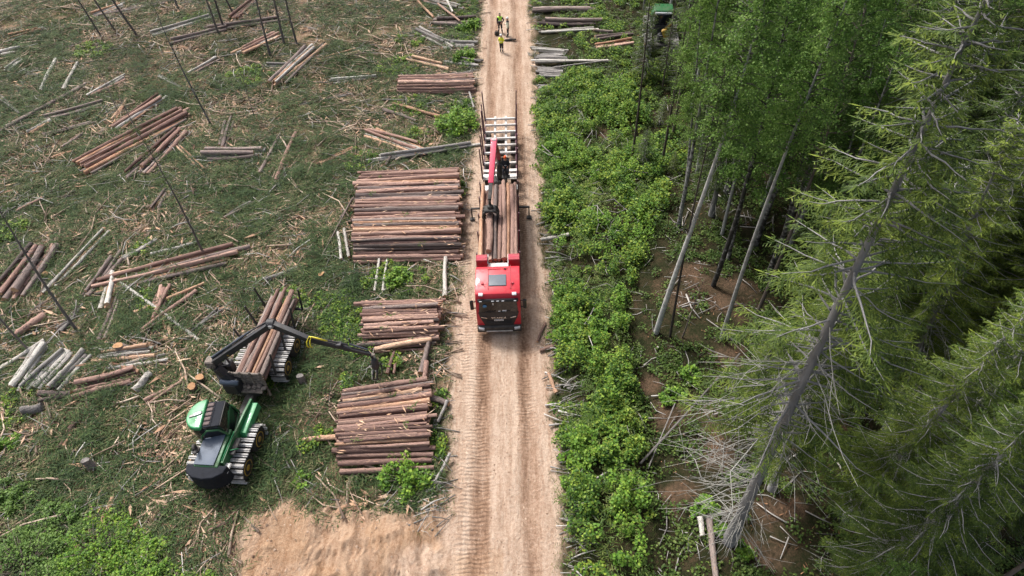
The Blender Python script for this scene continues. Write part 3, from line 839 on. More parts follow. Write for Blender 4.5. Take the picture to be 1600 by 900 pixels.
# far rows at the top
heap(147, 26, 193, 11, 4, ('birch', 'peeled'), .14, 'the far pale heap behind slender trunks')
heap(236, 57, 333, 29, 3, 'birch', .15, 'the long birch heap behind the pale sapling')
heap(266, 70, 352, 48, 3, ('birch', 'grey'), .17, 'the birch heap crossing the pale sapling')
heap(140, 30, 288, 2, 2, 'grey', .15, 'long ones in the farthest slash')
heap(366, 30, 396, 4, 4, 'pine', .15, 'the short bundle among dark trunks, farthest')
heap(378, 84, 438, 56, 5, ('peeled', 'pine', 'birch'), .16, 'the bundle at the foot of dark trunks')
heap(418, 104, 466, 106, 3, ('birch', 'weathered'), .12, 'the small white group under the five-log bundle')
heap(431, 131, 498, 74, 6, ('peeled', 'grey', 'birch'), .17, 'the bundle right of the dark trunks')
heap(330, 48, 440, 34, 3, 'grey', .17, 'the dark heap between the trunk pairs')
heap(0, 88, 36, 80, 4, ('grey', 'birch'), .16, 'the heap cut off at the far frame edge')
heap(12, 112, 34, 95, 3, 'birch', .12, 'the short birch group below it, frame edge')
heap(66, 139, 88, 97, 1, 'birch', .18, 'spotted, lying alone below the far heaps')
heap(100, 148, 121, 104, 1, 'birch', .18, 'alone with an orange sawn foot')
heap(0, 208, 140, 133, 2, 'grey', .17, 'very long ones across the slash at the edge')
heap(78, 186, 160, 165, 3, 'grey', .14, 'the dark sunken heap below two long logs')
heap(140, 155, 197, 123, 3, ('pine', 'birch', 'birch'), .15, 'the three-log group beside the thin sapling')
heap(46, 210, 85, 193, 2, ('birch', 'peeled'), .16, 'short ones in the slash by the frame edge')
heap(65, 215, 150, 192, 2, 'grey', .11, 'thin ones below the dark sunken heap')
heap(182, 203, 254, 155, 5, ('peeled', 'pine', 'birch'), .15, 'the crossed orange heap above the big bundle', fan=.5)
heap(178, 192, 198, 160, 2, 'peeled', .11, 'short ones leaning on the crossed orange heap')
heap(132, 262, 293, 180, 9, ('pine', 'pine', 'peeled', 'grey'), .17, 'the big slanting bundle by the leaning pine', lj=.05)
heap(216, 276, 281, 210, 6, ('grey', 'pine'), .17, 'the bundle crossed by the leaning pine trunk')
heap(351, 233, 358, 193, 3, 'grey', .16, 'the upright trio above the flat grey heap')
heap(318, 246, 410, 243, 5, ('grey', 'grey', 'weathered'), .18, 'the flat grey heap left of two lone logs')
heap(409, 284, 437, 206, 1, 'grey', .16, 'brownish, left one of two lying alone')
heap(431, 285, 463, 212, 1, 'pine', .16, 'brownish, right one of two lying alone')
heap(281, 233, 320, 267, 3, ('grey', 'peeled'), .10, 'the thin group between two grey heaps')
heap(85, 250, 118, 236, 2, 'peeled', .11, 'thin ones left of the big bundle')
heap(10, 470, 66, 392, 8, ('pine', 'grey'), .20, 'the big bundle at the frame edge', lj=.05)
heap(74, 463, 170, 360, 3, ('peeled', 'birch'), .13, 'the long thin yellow trio')
heap(140, 462, 184, 408, 3, 'grey', .17, 'the dark trio beside the yellow trio')
heap(188, 408, 249, 377, 2, 'birch', .15, 'white ones above the orange heap')
heap(246, 396, 311, 382, 1, 'birch', .16, 'alone at the foot of the leaning pine')
heap(160, 452, 370, 398, 6, ('peeled', 'pine', 'peeled', 'grey'), .17, 'the long orange heap left of the forwarder', lj=.05)
heap(168, 483, 178, 432, 3, ('peeled', 'birch'), .15, 'the short upright trio under the orange heap')
heap(243, 500, 258, 452, 4, 'pine', .13, 'the reddish cross pieces under the yellow pole')
heap(187, 442, 300, 524, 1, 'birch', .15, 'long, slanting down towards the forwarder bunk')
heap(206, 494, 322, 446, 1, 'peeled', .14, 'thin yellow, lying across the reddish cross pieces')
heap(224, 518, 300, 462, 1, 'pine', .13, 'lying nearer than the yellow pole')
heap(160, 545, 186, 468, 2, 'grey', .15, 'dark ones standing off above the stump')
heap(29, 528, 73, 496, 1, 'pine', .24, 'thick and short between two thin trunks')
heap(24, 612, 66, 548, 3, ('birch', 'birch', 'weathered'), .17, 'the outer half of the grey fan')
heap(55, 610, 104, 552, 4, ('birch', 'weathered', 'birch'), .17, 'the middle of the grey fan')
heap(88, 608, 140, 556, 3, ('weathered', 'birch'), .17, 'the inner half of the grey fan')
heap(0, 582, 68, 539, 1, 'birch', .18, 'long and pale above the grey fan')
heap(158, 560, 240, 550, 4, ('birch', 'peeled', 'birch'), .14, 'the white and orange heap under the stump')
heap(152, 565, 222, 583, 1, 'peeled', .12, 'slanting across the white and orange heap')
heap(176, 575, 262, 562, 2, 'birch', .12, 'at the front of the white and orange heap')
heap(126, 612, 216, 586, 4, 'pine', .16, 'the reddish heap below the white heap')
heap(24, 655, 82, 634, 1, 'weathered', .30, 'very thick, rotten, by the frame edge')
heap(62, 630, 116, 612, 2, 'grey', .18, 'rotten ones beside the very thick log')
heap(214, 612, 237, 590, 1, 'birch', .22, 'short pale slab left of the forwarder cab')
heap(230, 632, 282, 600, 2, 'pine', .12, 'lying close left of the green cab')
heap(300, 520, 350, 480, 2, 'weathered', .10, 'thin ones beside the forwarder bunk')
# more small heaps between the big ones
heap(0, 152, 30, 178, 2, 'weathered', .11, 'at the frame edge above the very long pair')
heap(20, 60, 62, 48, 3, ('birch', 'peeled'), .13, 'the little pale heap near the farthest frame corner')
heap(95, 235, 128, 212, 2, ('pine', 'grey'), .13, 'just outside the lower end of the big slanting bundle')
heap(300, 118, 340, 96, 3, ('grey', 'birch', 'pine'), .14, 'the loose trio below the crossing birch heap')
heap(250, 120, 282, 138, 2, 'weathered', .10, 'lying below the long birch heap')
heap(505, 95, 560, 80, 3, ('weathered', 'peeled'), .12, 'the loose trio between bundle and road-side brush')
heap(520, 130, 585, 122, 3, ('weathered', 'birch'), .11, 'the loose trio just left of the small stack')
heap(470, 165, 545, 150, 2, ('grey', 'weathered'), .12, 'thin ones in the open slash beyond two lone logs')
heap(500, 258, 550, 235, 2, 'peeled', .12, 'split ones on bare earth left of the pale logs')
heap(355, 340, 395, 318, 2, ('weathered', 'grey'), .11, 'lying in the open left of the large stack')
heap(240, 330, 262, 300, 3, ('peeled', 'grey'), .10, 'the small crooked trio beside the leaning pine')
heap(30, 330, 70, 312, 2, ('weathered', 'pine'), .13, 'alone in the mossy slash near the frame edge')
heap(420, 440, 470, 420, 2, ('weathered', 'grey'), .12, 'behind the loaded bunk')
heap(95, 520, 128, 480, 2, ('grey', 'weathered'), .12, 'leaning near the foot of the slim dark pine')
heap(330, 830, 372, 806, 2, ('peeled', 'pine'), .11, 'split ones at the corner of the sandy patch')
heap(95, 700, 120, 672, 2, ('pine', 'peeled'), .12, 'short split ones in the near slash')
heap(160, 825, 182, 778, 2, 'peeled', .10, 'short split ones above the near thicket')
heap(395, 612, 425, 622, 1, 'pine', .12, 'short, lying beside the crane foot')
heap(245, 812, 262, 780, 2, ('peeled', 'grey'), .11, 'short ones midway between hood and thicket')
# along the road, left side
heap(572, 207, 655, 238, 5, ('peeled', 'pine', 'birch'), .15, 'the slanting heap behind the large stack', fan=.4)
heap(592, 250, 736, 231, 3, ('birch', 'weathered'), .14, 'the long pale logs behind the large stack')
one(598, 160, 694, 162, .10, 'weathered', 'thin pale pole lying below the small far stack', .1, .1, 'pole', name='thin_pole')
one(614, 166, 699, 188, .12, 'peeled', 'reddish pole slanting to the road below the small far stack', .1, .1, 'pole', name='thin_pole')
one(600, 176, 651, 193, .13, 'grey', 'brown log lying below the reddish slanting pole', .1, .1)
one(733, 146, 741, 172, .08, 'weathered', 'short grey stick lying at the road edge beside the trailer', .1, .1, 'pole', name='thin_pole')
heap(678, 38, 746, 36, 4, 'grey', .20, 'the dark flat heap at the far road edge')
heap(650, 48, 700, 73, 5, ('birch', 'weathered', 'grey'), .14, 'the fallen pale fan near the far road edge', fan=.5)
heap(676, 62, 706, 80, 4, ('weathered', 'birch'), .13, 'the inner part of the fallen pale fan')
heap(697, 73, 744, 72, 4, 'weathered', .15, 'the grey row reaching the far road edge')
heap(638, 94, 700, 108, 3, ('grey', 'peeled'), .15, 'the dark slanting group behind the small stack')
heap(700, 97, 748, 101, 4, 'weathered', .14, 'the grey row right behind the small stack')
heap(662, 2, 722, 18, 5, ('weathered', 'birch', 'pine'), .17, 'the tangled heap at the top of the road')
one(654, 5, 678, 34, .12, 'peeled', 'orange-white log slanting above the pale fan', .1, .3)
one(685, 12, 720, 46, .10, 'pine', 'thin reddish pole lying across the dark flat heap', .3, .7, 'pole', name='thin_pole')
one(696, 0, 708, 26, .12, 'birch', 'whitish log pointing at the dark flat heap', .3, .3)
# right side of the road
heap(833, 19, 924, 17, 2, 'grey', .22, 'brown ones across the far ditch beside the road')
heap(846, 38, 934, 40, 3, 'grey', .20, 'the brown row in front of the harvester')
heap(842, 52, 932, 47, 2, 'birch', .12, 'white ones before the brown row')
heap(928, 50, 962, 52, 1, 'grey', .18, 'short, on the bank beside the far ditch')
heap(928, 62, 986, 57, 2, 'grey', .18, 'thick ones on the bank near the harvester')
heap(930, 76, 987, 69, 4, ('pine', 'peeled'), .15, 'the pinkish group on the bank near the harvester')
heap(830, 77, 886, 81, 2, 'birch', .11, 'thin ones poking onto the road edge')
heap(842, 90, 882, 90, 6, 'weathered', .12, 'the grey corduroy row, far half', over=.1)
heap(842, 116, 880, 115, 6, 'weathered', .12, 'the grey corduroy row, middle', over=.1)
heap(842, 140, 866, 140, 5, 'weathered', .12, 'the grey corduroy row, near end', over=.1)
heap(838, 99, 958, 97, 2, 'birch', .13, 'long ones lying across the grey corduroy')
one(864, 112, 938, 104, .07, 'weathered', 'thin grey pole lying over the corduroy into the bushes', .3, .4, 'pole', name='thin_pole')
one(844, 380, 888, 372, .12, 'birch', 'short white log lying at the road edge beside the cab', .1, .2)
one(845, 306, 868, 302, .09, 'birch', 'short pale stick beside the loaded truck bed', .05, .1)
one(856, 586, 870, 616, .11, 'peeled', 'brown stick lying on the sandy road shoulder ahead of the truck', .0, .0, 'pole', name='thin_pole')
one(843, 550, 864, 543, .09, 'pine', 'short reddish stick on the road shoulder ahead of the truck', .0, .0, 'pole', name='thin_pole')
one(840, 536, 852, 506, .07, 'pine', 'thin reddish stick on the road shoulder near the mirror', .0, .0, 'pole', name='thin_pole')
one(680, 755, 705, 715, .07, 'weathered', 'silvery dead stick leaning at the corner of the nearest stack', .05, .3, 'pole', name='thin_pole')
one(685, 662, 700, 632, .08, 'weathered', 'grey dead stick beside the nearest stack on the road side', .05, .3, 'pole', name='thin_pole')
one(672, 625, 702, 634, .16, 'grey', 'short thick grey log between the nearest stack and the road', .0, .0)
one(1104, 800, 1119, 915, .14, 'grey', 'smooth grey fallen trunk among bushes below the big spruces', .1, .1)
one(1092, 812, 1096, 842, .12, 'birch', 'short white log standing off beside the grey fallen trunk', .1, .1)
one(1000, 728, 1150, 570, .05, 'weathered', 'long thin dead pole slanting across the brown forest floor', .15, .9, 'pole', name='dead_pole')
one(1012, 735, 1052, 640, .03, 'weathered', 'short thin dead stick beside the long dead pole', .15, .5, 'pole', name='dead_pole')
one(1075, 130, 1170, 133, .09, 'weathered', 'fallen pale trunk under the birch crowns', .1, .1)

# ---------------------------------------------------------------- stumps
def stump(u, v, r, h, lean, label, top='cut_end_fresh'):
    p = on_ground(u, v); rng = np.random.default_rng(int(u * 7 + v))
    m = MB(); n = 14; rings = [(-.15, 1.55), (0.02, 1.3), (h * .35, 1.06), (h, 1.0)]
    V = []
    for z, q in rings:
        for j in range(n):
            a = 2 * math.pi * j / n; w = 1 + .13 * math.sin(3 * a + u) * (q - .6) + rng.normal(0, .03)
            V.append((r * q * w * math.cos(a) + lean[0] * z, r * q * w * math.sin(a) + lean[1] * z, z + .06 * math.cos(a + u) * (z == h)))
    F = [(i * n + j, i * n + (j + 1) % n, (i + 1) * n + (j + 1) % n, (i + 1) * n + j) for i in range(3) for j in range(n)]
    m.add(V, F, 0, True)
    b = m.build('stump', G['grey_bark']); b.location = p
    tag(b, label, 'stump', 'cut stumps')
    c = MB(); T = [Vector(V[3 * n + j]) * 1 for j in range(n)]
    c.add([(t.x * .97 + .03 * lean[0] * h, t.y * .97, t.z + .012) for t in T] , [tuple(range(n))], 0)
    c.build('sawn_top', G[top], b)
G['cut_end_fresh'] = mat('cut_end_fresh', [(0.3, (0.30, 0.15, 0.07)), (0.6, (0.46, 0.27, 0.14))], scale=8, rough=.8)
stump(197, 546, .26, .55, (-.3, -.25), 'forked stump with orange sawn faces above the white and orange heap')
stump(306, 608, .21, .5, (0, -.3), 'low orange-topped stump behind the green cab roof')
stump(317, 594, .22, .5, (.1, -.3), 'orange-topped stump between the green cab and the crane')
stump(146, 730, .20, .7, (-.1, 0), 'grey splintered stump in the slash left of the engine hood', 'weathered')
stump(473, 597, .2, .6, (0, 0), 'grey stump in the gap between forwarder tracks and nearest stack', 'weathered')
stump(283, 405, .18, .25, (0, 0), 'small pale stump behind the long orange heap')
stump(165, 384, .18, .2, (0, 0), 'small pale stump right of the yellow trio')
stump(73, 431, .18, .2, (0, 0), 'small pale stump between the edge bundle and yellow trio')
stump(503, 432, .22, .25, (0, 0), 'pale low stump left of the gap between two stacks')

G['spruce_green'] = green_mat('sapling_leaf', [(0.25, (0.06, 0.12, 0.025)), (0.5, (0.10, 0.185, 0.035)), (0.75, (0.17, 0.26, 0.06))], scale=.8)
# ---------------------------------------------------------------- cover over the clear-cut, verges and forest floor
rng = np.random.default_rng(5)
def left_keep(dens_scale=.3, lo=.35, hi=.6, seed=81, left_only=True):
    def f(x, y, r):
        ok = clear_of_sand(x, y, r)
        if left_only: ok &= x < 0
        d = fbm(x * dens_scale, y * dens_scale, seed)
        return ok & (r.random(len(x)) < sstep(lo, hi, d) * .9 + .1)
    return f
_P = sample(80000, -58, 0, 3, 78, rng, left_keep(.35, .32, .52))
nearP = _P[_P[:, 1] < 45]; farP = _P[_P[:, 1] >= 45][::2]
print('litter sprays', len(_P))
stuff('slash_litter', [spruce_litter(nearP, rng, 11), spruce_litter(farP, rng, 8, (0.7, 1.8))], [G['needle_litter']], 'dull green spruce branches covering the clear-cut')
G['brush_needles'] = green_mat('brush_needles', [(0.28, (0.016, 0.036, 0.012)), (0.5, (0.036, 0.070, 0.021)), (0.66, (0.075, 0.115, 0.034)), (0.8, (0.14, 0.15, 0.06))], scale=0.5, transl=0.15, rough=.75)
# raised brush rows
_P = sample(30000, -58, -3, 3, 78, rng, left_keep(.22, .52, .62, 83))
stuff('brush_litter', [spruce_litter(_P, rng, 12, (0.6, 1.6), 0.5)], [G['brush_needles']], 'heaped green branches left over from felling')
_P = sample(50000, -58, -2.5, 3, 78, rng, left_keep(.3, .45, .57, 84))
stuff('grass', [blades(_P, rng, 5, (0.12, 0.38))], [G['grass']], 'green grass tufts between the slash')
_P = sample(46000, -58, -2.5, 3, 78, rng, left_keep(.26, .40, .54, 85))
stuff('twig_litter', [sticks(_P, rng, (0.25, 2.2), (0.009, 0.030), .22, 5 * fbm(_P[:, 0] * .2, _P[:, 1] * .2, 71))], [G['twig']], 'pale twigs scattered over the clear-cut')
_P = sample(12000, -58, -2.5, 3, 78, rng, left_keep(.4, .40, .6, 88))
stuff('dead_twig_litter', [sticks(_P, rng, (0.4, 2.6), (0.008, 0.026), .35)], [G['grey_twig']], 'grey dead twigs scattered over the clear-cut')
_P = sample(95000, -58, -2.5, 3, 78, rng, left_keep(.26, .40, .54, 85))
stuff('bark_litter', [chips(_P, rng, (.1, .75), (.03, .11))], [G['chip']], 'strips of torn pinkish bark over the clear-cut')
_P = sample(4200, -58, -3, 3, 78, rng, left_keep(.3, .44, .57, 89))
stuff('branch_litter', [sticks(_P, rng, (0.8, 4.2), (0.016, 0.045), .3, 5 * fbm(_P[:, 0] * .12, _P[:, 1] * .12, 72))], [G['twig']], 'thin broken branches strewn over the clear-cut')
_P = sample(15000, -58, -3, 3, 78, rng, left_keep(.26, .42, .55, 85))
stuff('slab_litter', [chips(_P, rng, (.35, 1.3), (.08, .22))], [G['chip']], 'torn slabs of bark and wood in the clear-cut')
# sticks at the road margins
def edge_keep(side, w0, w1):
    def f(x, y, r):
        l, rr = road_edges(y)
        d = (l - x) if side < 0 else (x - rr)
        return (d > w0) & (d < w1) & (r.random(len(x)) < .15 + .85 * sstep(.4, .62, fbm(x * .1, y * .5, 91 + side)))
    return f
_P = np.concatenate([sample(4200, 1.5, 6, 5, 75, rng, edge_keep(1, -.1, 1.0)), sample(2600, -5, -1.5, 12, 75, rng, edge_keep(-1, -.05, 1.0))])
stuff('branch_litter', [sticks(_P, rng, (0.4, 1.8), (0.010, 0.034), .22, 0.1)], [G['grey_twig']], 'bleached dead branches along the road edges')
_P = np.concatenate([sample(9000, 1.5, 6, 5, 75, rng, edge_keep(1, -.5, 1.4)), sample(5000, -6, -1.5, 12, 75, rng, edge_keep(-1, -.5, 1.2))])
stuff('verge_grass', [blades(_P, rng, 5, (0.1, 0.35))], [G['grass']], 'green weeds at the sandy road edge')
# bark scraps and sprigs lying on the stacked logs
C_, D_, N_, L_, W2_ = [], [], [], [], []
for (a, b, r) in TOPS:
    for _ in range(rng.integers(3, 9)):
        t = rng.random(); an = rng.normal(0, .5); q = a * (1 - t) + b * t
        C_.append(q + np.array([0, r * math.sin(an) * 1.02, r * math.cos(an) * 1.04 + .01])); tt = rng.normal(0, .5)
        D_.append((math.cos(tt), math.sin(tt), rng.normal(0, .1))); N_.append((-math.sin(tt), math.cos(tt), 0)); L_.append(rng.uniform(.1, .6)); W2_.append(rng.uniform(.03, .09))
stuff('bark_scrap_litter', [kites(np.array(C_), unit(np.array(D_)), unit(np.array(N_)), np.array(L_), np.array(W2_))], [G['chip']], 'loose bark scraps lying on the stacked logs')
SPR = []
for (a, b, r) in TOPS[::4]:
    t = rng.uniform(.1, .95); q = a * (1 - t) + b * t; n_ = 14
    c = np.repeat(q[None], n_, 0) + rng.normal(0, .12, (n_, 3)) * [1, .6, 0] + [0, 0, r * 1.05]; d_ = rng.normal(0, 1, (n_, 3)) * [1, 1, .35] + [0, 0, .15]
    SPR.append(kites(c, unit(d_), unit(np.cross(d_, [0, 0, 1.0])), rng.uniform(.1, .3, n_), rng.uniform(.03, .07, n_)))
stuff('sprig_litter', SPR, [G['grass']], 'green sprigs left lying on the stacked logs')
# pebbles and crumbs of soil on the sand
def sandy(x, y, r):
    s, _ = sand_mask(x, y); return (s > .5) & (r.random(len(x)) < .2 + .8 * sstep(.45, .65, fbm(x * 1.2, y * .5, 93)))
_P = sample(15000, -14, 4, 4, 70, rng, sandy)
n = len(_P); sz = .012 + .06 * rng.random(n) ** 2.5 + .03 * (_P[:, 0] < -3.2) * rng.random(n) ; z = gh(_P[:, 0], _P[:, 1])
oct_ = np.array([[1, 0, -.1], [0, 1, -.1], [-1, 0, -.1], [0, -1, -.1], [0, 0, .8]])
V = (np.stack([_P[:, 0], _P[:, 1], z], 1)[:, None, :] + sz[:, None, None] * oct_[None] * rng.uniform(.6, 1.4, (n, 5, 1))).reshape(-1, 3)
F = (np.array([[0, 1, 4], [1, 2, 4], [2, 3, 4], [3, 0, 4]])[None] + np.arange(n)[:, None, None] * 5).reshape(-1, 3)
G['clod'] = mat('soil_clod', [(0.3, (0.19, 0.12, 0.08)), (0.7, (0.42, 0.31, 0.23))], scale=2, rnd='island', amt=.5, rough=.95)
o = link('dirt', raw_mesh('dirt', V, F, [G['clod']])); tag(o, 'crumbs of soil and pebbles on the sandy road', kind='stuff')

# green band on the right of the road
BAND = poly_px([(842, 180), (846, 130), (930, 110), (1000, 150), (1040, 300), (1005, 400), (985, 430), (975, 520), (990, 620), (1004, 720), (1015, 920),
                (893, 920), (885, 760), (880, 660), (868, 540), (860, 440), (852, 300)])
def off_logs(x, y, r, w=.38):
    ok = np.ones(len(x), bool)
    for (a, b, c, d) in RSEG:
        vx, vy = c - a, d - b; t = np.clip(((x - a) * vx + (y - b) * vy) / (vx * vx + vy * vy + 1e-6), 0, 1)
        ok &= (np.hypot(x - a - t * vx, y - b - t * vy) > w) | (r.random(len(x)) < .06)
    return ok
def band_keep(x, y, r):
    P = np.stack([x, y], 1); d = poly_dist(P, BAND)
    gap = fbm(x * .55, y * .45, 95, 3)
    g = at(900, 600); hole = sstep(1.4, .5, np.hypot((x - g[0]) * 1.0, (y - g[1]) * .7))
    g2 = at(955, 205); hole = np.maximum(hole, sstep(1.5, .5, np.hypot(x - g2[0], y - g2[1])))
    p = (.08 + .92 * sstep(.36, .50, gap)) * sstep(.5, -.5, d) * (1 - hole)
    return (r.random(len(x)) < p) & off_logs(x, y, r)
_P = sample(6000, 1.5, 16, 4, 66, rng, band_keep)
print('band plants', len(_P))
hg = .15 + 1.15 * sstep(.36, .64, fbm(_P[:, 0] * .5, _P[:, 1] * .5, 97)) * rng.uniform(.6, 1.2, len(_P))
near = _P[:, 1] < 30
Cc = np.concatenate([_P, gh(_P[:, 0], _P[:, 1])[:, None]], 1)
stuff('undergrowth', [leaf_cloud(Cc[near], rng.uniform(.25, .6, near.sum()), hg[near], 95, rng, (.05, .14)),
                      leaf_cloud(Cc[~near], rng.uniform(.3, .7, (~near).sum()), hg[~near], 70, rng, (.07, .18))], [G['leaf']], 'thick green leafy undergrowth beside the sandy road')
_P = sample(11000, 2.0, 16, 4, 66, rng, lambda x, y, r: (poly_dist(np.stack([x, y], 1), BAND) < .6) & (r.random(len(x)) < .7))
stuff('band_grass', [blades(_P, rng, 5, (0.15, 0.5))], [G['grass']], 'grass and weeds under the leafy undergrowth')
# taller mixed growth through the band: yellow-green saplings, dark ferny clumps, dead stems
def patch(seed, lo, hi):
    return lambda x, y, r: (poly_dist(np.stack([x, y], 1), BAND) < -.1) & (r.random(len(x)) < sstep(lo, hi, fbm(x * .55, y * .45, seed, 3))) & off_logs(x, y, r)
_P = sample(2600, 1.5, 16, 4, 66, rng, patch(191, .50, .62)); Cc = np.concatenate([_P, gh(_P[:, 0], _P[:, 1])[:, None]], 1)
stuff('sapling_undergrowth', [leaf_cloud(Cc, rng.uniform(.2, .45, len(_P)), rng.uniform(.7, 1.7, len(_P)), 70, rng, (.06, .15), shell=.9)], [G['bright_leaf']], 'yellow-green saplings standing in the undergrowth')
_P = sample(14000, 1.5, 16, 4, 66, rng, patch(192, .44, .54))
stuff('fern_undergrowth', [spruce_litter(_P, rng, 9, (.4, 1.0), .6)], [G['grass']], 'ferns and coarse weeds in the undergrowth')
_P = sample(1500, 1.5, 16, 4, 66, rng, patch(193, .40, .60))
stuff('dead_stem_undergrowth', [sticks(_P, rng, (.6, 2.4), (.008, .025), .9)], [G['grey_twig']], 'dead stems poking out of the undergrowth')
# far right ditch with bushes, top of the picture
_P = sample(3200, 3, 22, 38, 75, rng, lambda x, y, r: (r.random(len(x)) < .8 * sstep(.46, .6, fbm(x * .4, y * .3, 98))) & off_logs(x, y, r, .6))
Cc = np.concatenate([_P, gh(_P[:, 0], _P[:, 1])[:, None]], 1)
stuff('ditch_weeds', [leaf_cloud(Cc, rng.uniform(.3, .7, len(_P)), rng.uniform(.2, .7, len(_P)), 50, rng, (.07, .17))], [G['leaf']], 'green weeds along the far ditch')
# forest floor cover
def floor_keep(x, y, r):
    P = np.stack([x, y], 1)
    bare = np.zeros(len(x))
    for (u, v, rad) in EARTH_R:
        p = at(u, v); bare = np.maximum(bare, sstep(rad * 1.5, rad * .6, np.hypot(x - p[0], y - p[1])))
    return (poly_dist(P, BAND) > -.4) & (x > 3.5) & (r.random(len(x)) < (.15 + .85 * sstep(.38, .52, fbm(x * .5, y * .5, 99, 3))) * (1 - bare) )
_P = sample(26000, 5, 60, 2, 80, rng, floor_keep)
Cc = np.concatenate([_P, gh(_P[:, 0], _P[:, 1])[:, None]], 1)
stuff('forest_undergrowth', [leaf_cloud(Cc, rng.uniform(.2, .5, len(_P)), rng.uniform(.1, .4, len(_P)), 30, rng, (.05, .13))], [G['floor_leaf']], 'low bilberry and moss cover on the forest floor')
_P = sample(9000, 5, 60, 2, 80, rng, lambda x, y, r: (r.random(len(x)) < .5 + 0 * x) & (poly_dist(np.stack([x, y], 1), BAND) > 0))
stuff('forest_litter', [sticks(_P, rng, (0.3, 2.0), (0.008, 0.03), .2), chips(_P[::2] + .2, rng, (.06, .3))], [G['grey_twig']], 'dead twigs on the forest floor')
G['brown_needles'] = mat('brown_needles', [(0.3, (0.09, 0.045, 0.025)), (0.7, (0.28, 0.15, 0.08))], scale=1, rnd='island', amt=.6, rough=.9)
_P = sample(12000, 5, 60, 2, 80, rng, lambda x, y, r: (r.random(len(x)) < sstep(.4, .6, fbm(x * .4, y * .4, 100))) & (poly_dist(np.stack([x, y], 1), BAND) > 0))
stuff('needle_debris', [chips(_P, rng, (.08, .4), (.02, .06))], [G['brown_needles']], 'brown fallen leaves and needles on the forest floor')
# weeds left of the road by the stacks
_wp = [(725, 300, 1.2, 2.2), (722, 350, 1.0, 2.0), (715, 195, 1.4, 2.4), (720, 170, 1.4, 2.0), (715, 60, 1.6, 2.2), (735, 95, 1.4, 1.2), (735, 25, 1.4, 2.5), (735, 5, 1.4, 2),
       (625, 105, 2, 2), (640, 65, 1.6, 1.5), (690, 630, .8, .9), (690, 690, .8, 1.2), (640, 168, 1.8, 1.6), (650, 215, 1.2, 1), (540, 505, 1.4, 3.5), (562, 540, 1.0, 3), (520, 480, 1.3, 3), (590, 440, 1.0, 2), (460, 470, 1.2, 1.5),
       (500, 690, .8, .8), (640, 440, 1.2, 1.2), (615, 425, 1.0, 1.0), (560, 250, 1.5, 1.2), (590, 330, .6, .6), (540, 600, .6, .8), (240, 470, 1.0, .8), (400, 560, .8, .8), (25, 640, 1.2, .8), (230, 390, .8, .6),
       (20, 360, 1.2, 2), (420, 605, .7, .6), (640, 725, 1, .3), (600, 720, .8, .3), (560, 700, .2, .3), (610, 565, .6, .5), (150, 80, 2, 2.5), (310, 30, 1.5, 1.2), (390, 120, 2, 2), (700, 15, 1.5, 1)]
Q, RR, HH = [], [], []
for (u, v, rad, k) in _wp:
    p = on_ground(u, v)
    for _ in range(int(14 * rad * max(k, 1))):
        a = rng.uniform(0, 6.28); q = rad * math.sqrt(rng.random())
        x, y = p[0] + q * math.cos(a), p[1] + q * math.sin(a)
        l, r_ = road_edges(np.array([y]))
        if x > l[0] - .15: continue
        Q.append((x, y, gz(x, y))); RR.append(rng.uniform(.15, .4)); HH.append(rng.uniform(.15, .55))
stuff('weeds', [leaf_cloud(np.array(Q), np.array(RR), np.array(HH), 45, rng, (.05, .15))], [G['leaf']], 'fresh green weeds between the stacks and the road')

# single bushes one can point at
def bush(u, v, rad, h, mat_, label, leaves=1500, size=(.07, .16), name='leafy_bush', seed=1):
    r = np.random.default_rng(seed); p = on_ground(u, v)
    k = max(8, int(rad * 22)); a = r.uniform(0, 6.28, k); q = rad * r.random(k) ** .6 * 1.05
    C = np.stack([q * np.cos(a), q * np.sin(a), np.zeros(k)], 1)
    hh = h * (1 - .45 * (q / rad) ** 2) * r.uniform(.4, 1.2, k)
    V, F = leaf_cloud(C, rad * r.uniform(.18, .42, k), hh, leaves // k, r, size, shell=.75)
    o = link(name, raw_mesh(name, V, F, [mat_])); o.location = p
    tag(o, label, 'bush')
    m = MB()
    for i in range(k):
        m.path([(0.03 * math.cos(a[i]), .03 * math.sin(a[i]), -.05), (C[i, 0] * .5, C[i, 1] * .5, hh[i] * .5), (C[i, 0], C[i, 1], hh[i] * .9)], [.018, .013, .006], 0, 5)
    m.build('stem', G['grey_bark'], o)
bush(636, 752, 1.15, 1.1, G['bright_leaf'], 'bright green leafy bush in front of the nearest stack by the road', 2200)
bush(623, 440, .75, 1.0, G['bright_leaf'], 'bright green bush between the large stack and the stack beside the cab', 1400, seed=2)
bush(716, 196, 1.6, 1.5, G['bright_leaf'], 'bright green bush on the road edge beside the trailer', 2600, (.08, .2), seed=3)
bush(880, 240, 1.6, 1.6, G['bright_leaf'], 'rounded bright green bush beside the trailer across the road', 3000, (.08, .2), seed=4)
bush(880, 138, 1.2, 1.2, G['leaf'], 'round dull green bush at the near end of the grey corduroy', 1500, (.1, .2), seed=5)
bush(890, 537, 1.0, 1.0, G['bright_leaf'], 'yellow-green bush at the road edge just ahead of the truck', 1900, seed=6)
bush(897, 490, 1.2, 1.2, G['leaf'], 'dark green bush beside the truck cab mirror', 2000, seed=7)
bush(910, 700, 1.0, 1.3, G['bright_leaf'], 'bright green bush bordering the sandy shoulder near the camera', 2200, seed=8)
bush(905, 760, .7, 1.0, G['bright_leaf'], 'yellow-green bush close to the sandy shoulder nearest the camera', 1600, (.05, .12), seed=9)
bush(1075, 590, .55, .8, G['bright_leaf'], 'small yellow-green sapling bush on the brown forest floor, farther one', 700, seed=10)
bush(1052, 622, .65, .7, G['bright_leaf'], 'small yellow-green bush on the brown forest floor, nearer one', 800, seed=11)
